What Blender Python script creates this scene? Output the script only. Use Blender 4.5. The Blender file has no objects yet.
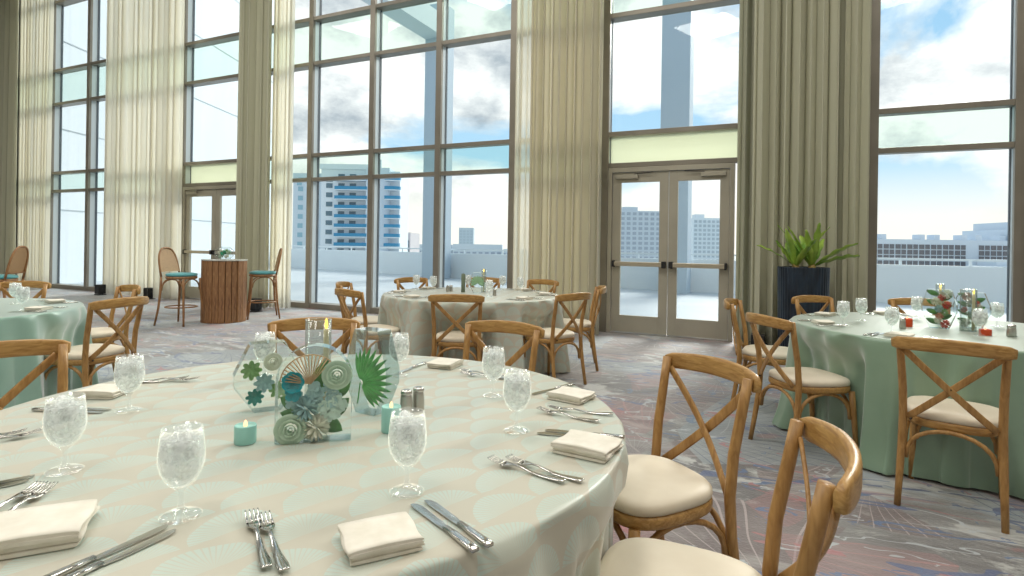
import bpy, math, random
from mathutils import Vector, Matrix
PI = math.pi
random.seed(7)
S = bpy.context.scene
COL = S.collection

# ---------------------------------------------------------------- camera, world, light, exposure
CAM_H = 1.27
cam_d = bpy.data.cameras.new('camera'); cam = bpy.data.objects.new('camera', cam_d); COL.objects.link(cam)
cam_d.sensor_width = 36; cam_d.lens = 565 / 1024 * 36; cam_d.shift_y = -42 / 1024; cam_d.clip_end = 3000
cam.matrix_world = Matrix.Translation((0, 0, CAM_H)) @ Matrix.Rotation(PI / 2, 4, 'X') @ Matrix.Rotation(math.radians(0.9), 4, 'Z')
S.camera = cam
S.view_settings.view_transform = 'Standard'; S.view_settings.look = 'None'
S.view_settings.gamma = 1; S.view_settings.use_curve_mapping = False
S.view_settings.exposure = 0.12

W = bpy.data.worlds.new('sky'); S.world = W; W.use_nodes = True
def build_world():
    nt = W.node_tree; N = nt.nodes; L = nt.links; N.clear()
    out = N.new('ShaderNodeOutputWorld'); bg = N.new('ShaderNodeBackground'); bg.inputs['Strength'].default_value = 1.3
    tc = N.new('ShaderNodeTexCoord'); sep = N.new('ShaderNodeSeparateXYZ'); L.new(tc.outputs['Generated'], sep.inputs[0])
    mp = N.new('ShaderNodeMapping'); mp.inputs['Scale'].default_value = (1, 1, 1.7); mp.inputs['Location'].default_value = (3.3, .4, 0.15)
    L.new(tc.outputs['Generated'], mp.inputs[0])
    n1 = N.new('ShaderNodeTexNoise'); n1.inputs['Scale'].default_value = 2.6; n1.inputs['Detail'].default_value = 9; n1.inputs['Roughness'].default_value = .55
    n1.inputs['Distortion'].default_value = .35
    L.new(mp.outputs[0], n1.inputs['Vector'])
    r1 = N.new('ShaderNodeValToRGB'); r1.color_ramp.elements[0].position = .44; r1.color_ramp.elements[1].position = .525
    L.new(n1.outputs[0], r1.inputs[0])
    n2 = N.new('ShaderNodeTexNoise'); n2.inputs['Scale'].default_value = 5.5; n2.inputs['Detail'].default_value = 8; n2.inputs['Roughness'].default_value = .6
    L.new(mp.outputs[0], n2.inputs['Vector'])
    r2 = N.new('ShaderNodeValToRGB')
    e = r2.color_ramp.elements; e[0].position = .34; e[0].color = (.40, .45, .49, 1); e[1].position = .53; e[1].color = (.96, .96, .93, 1)
    L.new(n2.outputs[0], r2.inputs[0])
    # blue gradient by height
    g = N.new('ShaderNodeValToRGB'); L.new(sep.outputs['Z'], g.inputs[0])
    e = g.color_ramp.elements; e[0].position = 0; e[0].color = (.74, .82, .86, 1); e[1].position = .5; e[1].color = (.22, .46, .72, 1)
    a = e.new(.12); a.color = (.44, .66, .82, 1)
    mx = N.new('ShaderNodeMixRGB'); L.new(r1.outputs[0], mx.inputs[0]); L.new(g.outputs[0], mx.inputs[1]); L.new(r2.outputs[0], mx.inputs[2])
    # warm pale band low on the horizon
    h = N.new('ShaderNodeMapRange'); h.inputs['From Min'].default_value = .03; h.inputs['From Max'].default_value = .14
    h.inputs['To Min'].default_value = 1; h.inputs['To Max'].default_value = 0; L.new(sep.outputs['Z'], h.inputs[0])
    m2 = N.new('ShaderNodeMixRGB'); m2.inputs[2].default_value = (.92, .88, .78, 1); L.new(h.outputs[0], m2.inputs[0]); L.new(mx.outputs[0], m2.inputs[1])
    L.new(m2.outputs[0], bg.inputs[0]); L.new(bg.outputs[0], out.inputs[0])
build_world()

sun_d = bpy.data.lights.new('sun', 'SUN'); sun_d.energy = 4.2; sun_d.angle = math.radians(24); sun_d.color = (1, .95, .86)
sun = bpy.data.objects.new('sun', sun_d); COL.objects.link(sun); sun.location = (20, 30, 25)
sun.rotation_euler = Vector((-.62, -.85, -.66)).to_track_quat('-Z', 'Y').to_euler()
def area_light(name, x, y, z, sx, sy, power, col=(1, 1, 1)):
    d = bpy.data.lights.new(name, 'AREA'); d.shape = 'RECTANGLE'; d.size = sx; d.size_y = sy; d.energy = power; d.color = col
    o = bpy.data.objects.new(name, d); o.location = (x, y, z); COL.objects.link(o); return o
CEIL = 8.3
LAMP_POWER = 125
LAMP_POS = ['over the far left drapes', 'over the cocktail table', 'over the centre back table', 'over the sage table', 'left of the seafoam table', 'behind and left of the foreground table', 'behind and right of the foreground table', 'beside the right wall']
LAMPS = [(-9.5, 7.5), (-5.0, 6.0), (-0.8, 4.2), (3.6, 2.4), (-6.5, 1.5), (-2.2, -0.6), (2.4, -2.0), (6.2, 0.6)]
for lx, ly in LAMPS:
    area_light('fill_lamp', lx, ly, CEIL - .16, 1.7, 1.7, LAMP_POWER * (.6 if lx > 2 else 1.05), (1, .97, .91))  # area lights added out of view to brighten the interior

# ---------------------------------------------------------------- materials
MATS = {}
def M(name, col, rough=.5, metal=0, spec=.5, trans=0, ior=1.45, sheen=0, emis=None, es=0, alpha=1):
    m = bpy.data.materials.new(name); m.use_nodes = True; b = m.node_tree.nodes['Principled BSDF']
    b.inputs['Base Color'].default_value = (*col, 1); b.inputs['Roughness'].default_value = rough; b.inputs['Metallic'].default_value = metal
    b.inputs['Specular IOR Level'].default_value = spec; b.inputs['Transmission Weight'].default_value = trans; b.inputs['IOR'].default_value = ior
    b.inputs['Sheen Weight'].default_value = sheen; b.inputs['Alpha'].default_value = alpha
    if emis: b.inputs['Emission Color'].default_value = (*emis, 1); b.inputs['Emission Strength'].default_value = es
    MATS[name] = m; return m
def tree(m): return m.node_tree.nodes, m.node_tree.links, m.node_tree.nodes['Principled BSDF']
def vary(m, c1, c2, scale=(1, 1, 1), noise=5, detail=6, lo=.35, hi=.65, bump=0, dist=0, bscale=None):
    N, L, b = tree(m); tc = N.new('ShaderNodeTexCoord'); mp = N.new('ShaderNodeMapping'); mp.inputs['Scale'].default_value = scale
    L.new(tc.outputs['Object'], mp.inputs[0]); n = N.new('ShaderNodeTexNoise'); n.inputs['Scale'].default_value = noise
    n.inputs['Detail'].default_value = detail; n.inputs['Distortion'].default_value = dist; L.new(mp.outputs[0], n.inputs['Vector'])
    r = N.new('ShaderNodeValToRGB'); r.color_ramp.elements[0].position = lo; r.color_ramp.elements[1].position = hi
    r.color_ramp.elements[0].color = (*c1, 1); r.color_ramp.elements[1].color = (*c2, 1)
    L.new(n.outputs[0], r.inputs[0]); L.new(r.outputs[0], b.inputs['Base Color'])
    if bump:
        bp = N.new('ShaderNodeBump'); bp.inputs['Strength'].default_value = bump; bp.inputs['Distance'].default_value = .003
        L.new(n.outputs[0], bp.inputs['Height']); L.new(bp.outputs[0], b.inputs['Normal'])
    return m
wood = vary(M('honey_wood', (.5, .28, .12), .38), (.30, .15, .045), (.50, .285, .10), (6, 6, 1.3), 9, 8, .3, .7, .25, .8)
wood_v = vary(M('honey_wood_rail', (.5, .28, .12), .36), (.33, .165, .045), (.56, .335, .115), (1.3, 6, 9), 9, 8, .3, .7, .25, 1.0)
cushion_m = vary(M('cream_vinyl', (.78, .7, .56), .5), (.70, .61, .47), (.80, .72, .58), (1, 1, 1), 4)
screw_m = M('dark_screw', (.05, .045, .04), .35, 1)
teal_seat = M('teal_velvet', (.10, .36, .38), .7, sheen=.3)
rattan = vary(M('rattan_frame', (.3, .15, .06), .4), (.24, .115, .045), (.38, .2, .085), (5, 5, 1.5), 8)
def cane_mat():
    m = M('woven_cane', (.55, .36, .18), .55); N, L, b = tree(m)
    tc = N.new('ShaderNodeTexCoord'); w = N.new('ShaderNodeTexVoronoi'); w.inputs['Scale'].default_value = 70; L.new(tc.outputs['Object'], w.inputs['Vector'])
    r = N.new('ShaderNodeValToRGB'); r.color_ramp.elements[0].color = (.14, .08, .04, 1); r.color_ramp.elements[1].color = (.42, .26, .13, 1)
    r.color_ramp.elements[0].position = .1; r.color_ramp.elements[1].position = .35; L.new(w.outputs['Distance'], r.inputs[0]); L.new(r.outputs[0], b.inputs['Base Color'])
    return m
cane = cane_mat()
steel = M('polished_steel', (.62, .6, .57), .14, 1)
steel_b = M('brushed_steel', (.5, .48, .45), .28, 1)
frame_m = vary(M('bronze_aluminium', (.26, .235, .19), .38, .35), (.24, .215, .175), (.285, .255, .21), (1, 1, 1), 2)
door_m = vary(M('champagne_aluminium', (.40, .37, .30), .38, .25), (.38, .35, .28), (.44, .405, .325), (1, 1, 1), 2)
alu_m = M('pale_aluminium', (.62, .68, .70), .4, .2)
gasket_l = M('slate_gasket', (.10, .12, .14), .5)
gasket_m = M('black_gasket', (.03, .03, .03), .5)
black_m = M('black_plastic', (.015, .015, .016), .45)
napkin_m = vary(M('ivory_linen', (.8, .75, .64), .8, sheen=.2), (.74, .69, .58), (.83, .78, .68), (1, 1, 1), 30)
wax_m = M('aqua_wax', (.34, .66, .60), .4)
redwax_m = M('red_wax', (.8, .09, .02), .35, trans=.2)
ivory_wax = M('ivory_wax', (.85, .72, .42), .4)
flame_m = M('led_flame', (1, .7, .1), .4, emis=(1, .62, .06), es=3.2)
tip_m = M('led_tip', (1, .7, .5), .4, emis=(1, .5, .25), es=1.3)
gold_m = M('copper_wire', (.62, .38, .20), .35, .5)
leaf_m = vary(M('dark_green_leaf', (.06, .22, .04), .45), (.03, .14, .02), (.09, .30, .05), (1, 1, 1), 20)
palm_m = vary(M('palm_green', (.05, .34, .06), .4), (.03, .24, .03), (.10, .46, .10), (1, 1, 1), 30)
fern_m = vary(M('fern_green', (.18, .36, .06), .4), (.13, .28, .03), (.42, .58, .10), (1, 1, 1), 4)
soil_m = vary(M('soil', (.05, .03, .02), .9), (.03, .02, .01), (.08, .05, .03), (1, 1, 1), 30)
mintpetal = M('mint_petal', (.52, .66, .52), .6)
whitepetal = M('cream_petal', (.78, .78, .66), .6)
bluepetal = M('pale_blue_petal', (.36, .55, .56), .6)
tealpetal = M('teal_petal', (.0, .30, .36), .5)
redpetal = M('red_petal', (.62, .05, .02), .5)
coral = M('coral_petal', (.7, .3, .2), .5)
green_succ = M('succulent_green', (.24, .44, .16), .5)
planter_m = vary(M('navy_ribbed_glaze', (.012, .02, .035), .3), (.008, .013, .022), (.02, .036, .06), (1, 1, .3), 12)
paint = M('terrace_white_paint', (.74, .80, .84), .6)
wing_m = vary(M('wing_stucco', (.62, .68, .72), .7), (.70, .77, .82), (.75, .81, .86), (1, 1, .3), .8)
wall_m = M('room_paint', (.62, .6, .54), .8)
ceil_m = M('ceiling_paint', (.75, .74, .7), .9)

def glass_mat(name, tint, refl=.9, milky=0.0, milk=(.9, .95, .9), rough=.02, bump=0):
    m = bpy.data.materials.new(name); m.use_nodes = True; nt = m.node_tree; N = nt.nodes; L = nt.links; N.clear()
    out = N.new('ShaderNodeOutputMaterial'); t = N.new('ShaderNodeBsdfTransparent'); t.inputs[0].default_value = (*tint, 1)
    g = N.new('ShaderNodeBsdfGlossy'); g.inputs['Roughness'].default_value = rough; g.inputs[0].default_value = (refl, refl, refl, 1)
    gm = N.new('ShaderNodeNewGeometry'); dt = N.new('ShaderNodeVectorMath'); dt.operation = 'DOT_PRODUCT'
    L.new(gm.outputs['Normal'], dt.inputs[0]); L.new(gm.outputs['Incoming'], dt.inputs[1])
    def mt(op, a, b=None):
        n_ = N.new('ShaderNodeMath'); n_.operation = op
        for i_, v_ in enumerate((a, b)):
            if v_ is None: continue
            if isinstance(v_, (int, float)): n_.inputs[i_].default_value = v_
            else: L.new(v_, n_.inputs[i_])
        return n_.outputs[0]
    fr_out = mt('ADD', mt('MULTIPLY', mt('POWER', mt('SUBTRACT', 1, mt('ABSOLUTE', dt.outputs['Value'])), 5), .95), .045)
    if bump:
        tc = N.new('ShaderNodeTexCoord'); n = N.new('ShaderNodeTexNoise'); n.inputs['Scale'].default_value = bump; n.inputs['Detail'].default_value = 3
        L.new(tc.outputs['Object'], n.inputs['Vector']); bp = N.new('ShaderNodeBump'); bp.inputs['Strength'].default_value = .8; bp.inputs['Distance'].default_value = .004
        L.new(n.outputs[0], bp.inputs['Height']); L.new(bp.outputs[0], g.inputs['Normal']); L.new(bp.outputs[0], dt.inputs[0])
    mx = N.new('ShaderNodeMixShader'); L.new(fr_out, mx.inputs[0]); L.new(t.outputs[0], mx.inputs[1]); L.new(g.outputs[0], mx.inputs[2])
    last = mx
    if milky:
        d = N.new('ShaderNodeBsdfDiffuse'); d.inputs[0].default_value = (*milk, 1); tr = N.new('ShaderNodeBsdfTranslucent'); tr.inputs[0].default_value = (*milk, 1)
        a = N.new('ShaderNodeMixShader'); a.inputs[0].default_value = .6; L.new(d.outputs[0], a.inputs[1]); L.new(tr.outputs[0], a.inputs[2])
        m2 = N.new('ShaderNodeMixShader'); m2.inputs[0].default_value = milky
        if bump:
            n3 = N.new('ShaderNodeTexNoise'); n3.inputs['Scale'].default_value = bump * .9; n3.inputs['Detail'].default_value = 2; L.new(tc.outputs['Object'], n3.inputs['Vector'])
            r3 = N.new('ShaderNodeMapRange'); r3.inputs['From Min'].default_value = .4; r3.inputs['From Max'].default_value = .6; r3.inputs['To Min'].default_value = milky * .35; r3.inputs['To Max'].default_value = min(1, milky * 1.7)
            L.new(n3.outputs[0], r3.inputs[0]); L.new(r3.outputs[0], m2.inputs[0])
        if True: pass
        L.new(mx.outputs[0], m2.inputs[1]); L.new(a.outputs[0], m2.inputs[2]); last = m2
    L.new(last.outputs[0], out.inputs[0]); MATS[name] = m; return m
pane_m = glass_mat('clear_pane', (.95, .975, .98), .35)
pane_green = glass_mat('green_pane', (.86, .935, .90), .35)
pane_frost = glass_mat('frosted_spandrel', (.8, .88, .75), .3, .85, (.86, .88, .74))
goblet_m = glass_mat('goblet_glass', (.97, .98, .98), 1.6, .10, (1, 1, 1), .04)
water_m = glass_mat('iced_water', (.93, .96, .95), 1.5, .42, (1, 1, 1), .08, 75)
ice_m = glass_mat('ice', (.96, .98, .97), 2.0, .4, (1, 1, 1), .06, 90)
resin_m = glass_mat('clear_resin', (.96, .985, .975), 1.0, .03, (.9, .97, .93), .03)
resin_edge = glass_mat('resin_edge', (.60, .72, .74), 1.0, .12, (.6, .72, .76), .05)
cyl_m = glass_mat('cylinder_glass', (.90, .93, .92), .7, .04, (.9, .9, .9), .03)

def cloth_sheer(name, col, trans, transl=.5):
    m = bpy.data.materials.new(name); m.use_nodes = True; nt = m.node_tree; N = nt.nodes; L = nt.links; N.clear()
    out = N.new('ShaderNodeOutputMaterial'); d = N.new('ShaderNodeBsdfDiffuse'); d.inputs[0].default_value = (*col, 1)
    tr = N.new('ShaderNodeBsdfTranslucent'); tr.inputs[0].default_value = (*col, 1); a = N.new('ShaderNodeMixShader'); a.inputs[0].default_value = transl
    L.new(d.outputs[0], a.inputs[1]); L.new(tr.outputs[0], a.inputs[2])
    if trans:
        t = N.new('ShaderNodeBsdfTransparent'); mx = N.new('ShaderNodeMixShader'); mx.inputs[0].default_value = trans
        L.new(a.outputs[0], mx.inputs[1]); L.new(t.outputs[0], mx.inputs[2]); a = mx
    L.new(a.outputs[0], out.inputs[0]); return m
sheer_m = cloth_sheer('sheer_cream', (.96, .94, .86), .26, .66)
drape_m = cloth_sheer('sage_taupe_drape', (.63, .62, .475), 0, .2)
drape_l = cloth_sheer('light_linen_drape', (.84, .80, .67), .03, .45)

# ---- small node-math helper
class NM:
    def __init__(s, m): s.N, s.L, s.b = tree(m)
    def m(s, op, a, b=None, c=None, clamp=False):
        n = s.N.new('ShaderNodeMath'); n.operation = op; n.use_clamp = clamp
        for i, v in enumerate((a, b, c)):
            if v is None: continue
            if isinstance(v, (int, float)): n.inputs[i].default_value = v
            else: s.L.new(v, n.inputs[i])
        return n.outputs[0]
    def mix(s, f, a, b):
        n = s.N.new('ShaderNodeMixRGB')
        for i, v in enumerate((f, a, b)):
            if isinstance(v, tuple): n.inputs[i].default_value = (*v, 1)
            elif isinstance(v, (int, float)): n.inputs[i].default_value = v
            else: s.L.new(v, n.inputs[i])
        return n.outputs[0]
    def noise(s, vec, scale, detail=4, dist=0, rough=.5):
        n = s.N.new('ShaderNodeTexNoise'); n.inputs['Scale'].default_value = scale; n.inputs['Detail'].default_value = detail
        n.inputs['Distortion'].default_value = dist; n.inputs['Roughness'].default_value = rough
        s.L.new(vec, n.inputs['Vector']); return n.outputs[0], n.outputs[1]
    def sep(s, v):
        n = s.N.new('ShaderNodeSeparateXYZ'); s.L.new(v, n.inputs[0]); return n.outputs
    def map(s, v, loc=(0, 0, 0), rot=(0, 0, 0), sc=(1, 1, 1)):
        n = s.N.new('ShaderNodeMapping'); n.inputs['Location'].default_value = loc; n.inputs['Rotation'].default_value = rot; n.inputs['Scale'].default_value = sc
        s.L.new(v, n.inputs[0]); return n.outputs[0]
    def rng(s, v, a, b, c=0, d=1):
        n = s.N.new('ShaderNodeMapRange'); n.inputs['From Min'].default_value = a; n.inputs['From Max'].default_value = b
        n.inputs['To Min'].default_value = c; n.inputs['To Max'].default_value = d; s.L.new(v, n.inputs[0]); return n.outputs[0]
    def fans(s, vec, scale, rays, rnd=1.0):
        """radial fans around voronoi points -> (line mask, cell random colour, distance)"""
        v = s.N.new('ShaderNodeTexVoronoi'); v.inputs['Scale'].default_value = scale; v.inputs['Randomness'].default_value = rnd; s.L.new(vec, v.inputs['Vector'])
        d = s.N.new('ShaderNodeVectorMath'); d.operation = 'SUBTRACT'; s.L.new(vec, d.inputs[0]); s.L.new(v.outputs['Position'], d.inputs[1])
        x, y, z = s.sep(d.outputs[0]); ang = s.m('ARCTAN2', y, x); ln = s.m('ABSOLUTE', s.m('SINE', s.m('MULTIPLY', ang, rays)))
        return ln, v.outputs['Color'], v.outputs['Distance'], ang

def carpet_mat():
    m = M('patterned_carpet', (.3, .3, .32), .6, spec=.6, sheen=.55); k = NM(m)
    tc = k.N.new('ShaderNodeTexCoord'); o = tc.outputs['Object']
    st = k.map(o, rot=(0, 0, -.35), sc=(1, 1.9, 1))
    a, _ = k.noise(st, .75, 7, .5, .62); b_, _ = k.noise(k.map(st, loc=(5, 2, 0)), 1.5, 8, .9, .68); f, _ = k.noise(o, 75, 2)
    weave = k.N.new('ShaderNodeTexNoise'); weave.inputs['Scale'].default_value = 40; k.L.new(k.map(o, rot=(0, 0, .4), sc=(.35, 3, 1)), weave.inputs['Vector'])
    c = k.mix(k.rng(a, .44, .56), (.070, .060, .060), (.235, .232, .222))
    c = k.mix(k.m('MULTIPLY', k.rng(b_, .52, .59), .85), c, (.54, .545, .515))
    c = k.mix(k.m('MULTIPLY', k.rng(a, .58, .62), .8), c, (.30, .36, .41))
    # fan shapes: thin rays spreading from a point inside angular wedges
    for loc, scale, rays, half, reach, tint, fill, raycol, amt in (((0, 0, 0), .62, 22, .75, 1.2, (.11, .05, .045), .6, (.42, .34, .33), .85), ((3.3, 1.9, 0), .6, 26, .6, 1.1, (.27, .33, .35), .65, (.015, .045, .13), .9), ((6.1, 4.2, 0), 1.0, 20, .6, .6, (.12, .11, .12), .2, (.40, .42, .42), .8), ((1.7, 7.7, 0), .9, 18, .5, .7, (.26, .10, .10), .5, (.40, .16, .15), .7)):
        v = k.map(o, loc=loc); v2 = k.N.new('ShaderNodeVectorMath'); v2.operation = 'MULTIPLY_ADD'; _, nc = k.noise(v, 1.1, 1); k.L.new(nc, v2.inputs[0]); v2.inputs[1].default_value = (.25, .25, 0); k.L.new(v, v2.inputs[2])
        fv = k.map(v2.outputs[0], sc=(1, 1, 0))
        ln, rc, di, ang = k.fans(fv, scale, rays); r, g, bl = k.sep(rc)
        dirn = k.m('MULTIPLY', r, 6.28); rel = k.m('ABSOLUTE', k.m('SINE', k.m('MULTIPLY', k.m('SUBTRACT', ang, dirn), .5)))
        wedge = k.m('MULTIPLY', k.m('LESS_THAN', rel, half), k.m('MULTIPLY', k.m('LESS_THAN', di, k.m('MULTIPLY', k.m('ADD', g, .4), reach * .95)), k.m('GREATER_THAN', bl, .12)))
        w = k.rng(k.m('DIVIDE', .035, k.m('ADD', di, .05)), 0, 1, 0, 1)
        ray = k.m('MULTIPLY', wedge, k.m('LESS_THAN', ln, k.m('ADD', k.m('MULTIPLY', w, .35), .13)))
        c = k.mix(k.m('MULTIPLY', wedge, fill), c, tint); c = k.mix(k.m('MULTIPLY', ray, amt), c, raycol)
    # long brush strokes: contour lines of stretched noise, broken up by a second noise
    for sc_, rot, lo, w, col, msk in ((.55, -.3, .5, .0065, (.01, .05, .19), .45), (.9, .15, .47, .007, (.02, .10, .26), .52), (.8, -.5, .55, .006, (.36, .08, .09), .5), (1.7, .5, .5, .008, (.45, .49, .51), .47), (2.6, .3, .54, .011, (.01, .08, .24), .56)):
        v = k.map(o, loc=(sc_ * 7, rot * 5, 0), rot=(0, 0, rot), sc=(.6, 2.2, 1))
        n, _ = k.noise(v, sc_, 3, .5); mk, _ = k.noise(o, 1.9 + sc_, 4)
        line = k.m('MULTIPLY', k.m('LESS_THAN', k.m('ABSOLUTE', k.m('SUBTRACT', n, lo)), w), k.m('GREATER_THAN', mk, msk))
        c = k.mix(k.m('MULTIPLY', line, .9), c, col)
    # scattered short blue dashes
    dv = k.N.new('ShaderNodeTexVoronoi'); dv.inputs['Scale'].default_value = 1.5; k.L.new(k.map(o, rot=(0, 0, .9), sc=(2.2, .9, 1)), dv.inputs['Vector'])
    dn, _ = k.noise(o, 11, 2)
    dash = k.m('MULTIPLY', k.m('LESS_THAN', dv.outputs['Distance'], .17), k.m('GREATER_THAN', dn, .5))
    c = k.mix(k.m('MULTIPLY', dash, .8), c, (.02, .12, .27))
    red, _ = k.noise(k.map(o, loc=(9, 3, 0), rot=(0, 0, -.4), sc=(1, 3, 1)), 1.3, 5, .8)
    c = k.mix(k.m('MULTIPLY', k.rng(red, .64, .67), .45), c, (.34, .11, .10))
    c = k.mix(.17, c, k.mix(k.m('MULTIPLY', k.m('ADD', f, weave.outputs[0]), .5), (.0, .0, .0), (.60, .60, .61)))
    k.L.new(c, k.b.inputs['Base Color'])
    bp = k.N.new('ShaderNodeBump'); bp.inputs['Strength'].default_value = .5; bp.inputs['Distance'].default_value = .004; k.L.new(f, bp.inputs['Height']); k.L.new(bp.outputs[0], k.b.inputs['Normal'])
    return m
carpet = carpet_mat()

def fan_cloth(name, base, line, rough=.42):
    """damask of shell-shaped fans on a satin ground, mapped over the flattened cloth (uv in metres)"""
    m = M(name, base, rough, sheen=.25); k = NM(m)
    uv = k.N.new('ShaderNodeUVMap'); o0 = k.map(uv.outputs[0], rot=(0, 0, -.5), sc=(1, 1, 1))
    dn, dc = k.noise(o0, 5, 2)
    va = k.N.new('ShaderNodeVectorMath'); va.operation = 'MULTIPLY_ADD'; va.inputs[1].default_value = (.05, .05, 0); k.L.new(dc, va.inputs[0]); k.L.new(o0, va.inputs[2]); o = va.outputs[0]
    x, y, z = k.sep(o)
    W_, H_ = .16, .092
    row = k.m('FLOOR', k.m('DIVIDE', y, H_)); off = k.m('MULTIPLY', k.m('MODULO', k.m('ABSOLUTE', row), 2), .5)
    cx = k.m('SUBTRACT', k.m('FRACT', k.m('ADD', k.m('DIVIDE', x, W_), off)), .5)
    cy = k.m('SUBTRACT', k.m('FRACT', k.m('DIVIDE', y, H_)), -.02)
    px = k.m('MULTIPLY', cx, W_); py = k.m('MULTIPLY', cy, H_)
    ang = k.m('ARCTAN2', py, px); di = k.m('SQRT', k.m('ADD', k.m('MULTIPLY', px, px), k.m('MULTIPLY', py, py)))
    edge = k.m('SUBTRACT', .084, k.m('MULTIPLY', k.m('ABSOLUTE', px), .12))
    inside = k.m('MULTIPLY', k.m('LESS_THAN', di, edge), k.m('GREATER_THAN', py, .008))
    rays = k.rng(k.m('ABSOLUTE', k.m('SINE', k.m('ADD', k.m('MULTIPLY', ang, 24), k.m('MULTIPLY', dn, 7)))), .25, .55)
    f = k.m('MULTIPLY', inside, k.m('ADD', k.m('MULTIPLY', k.m('MULTIPLY', rays, k.rng(di, .01, .07, .35, 1)), .75), .15))
    k.L.new(k.mix(f, base, line), k.b.inputs['Base Color'])
    k.L.new(k.rng(f, 0, 1, rough + .1, rough - .12), k.b.inputs['Roughness'])
    w, _ = k.noise(o, 9, 3, .3)
    bp = k.N.new('ShaderNodeBump'); bp.inputs['Strength'].default_value = .25; bp.inputs['Distance'].default_value = .004
    k.L.new(w, bp.inputs['Height']); k.L.new(bp.outputs[0], k.b.inputs['Normal'])
    return m
cloth_fan = fan_cloth('mint_fan_damask', (.53, .50, .405), (.50, .59, .525), .38)
sage_cloth = vary(M('sage_satin', (.2, .33, .22), .33, spec=1.0, sheen=.9), (.20, .32, .215), (.235, .36, .25), (1, 1, 1), 3)
aqua_cloth = vary(M('seafoam_satin', (.25, .43, .34), .33, spec=1.0, sheen=.9), (.25, .42, .34), (.29, .47, .38), (1, 1, 1), 3)

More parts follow.
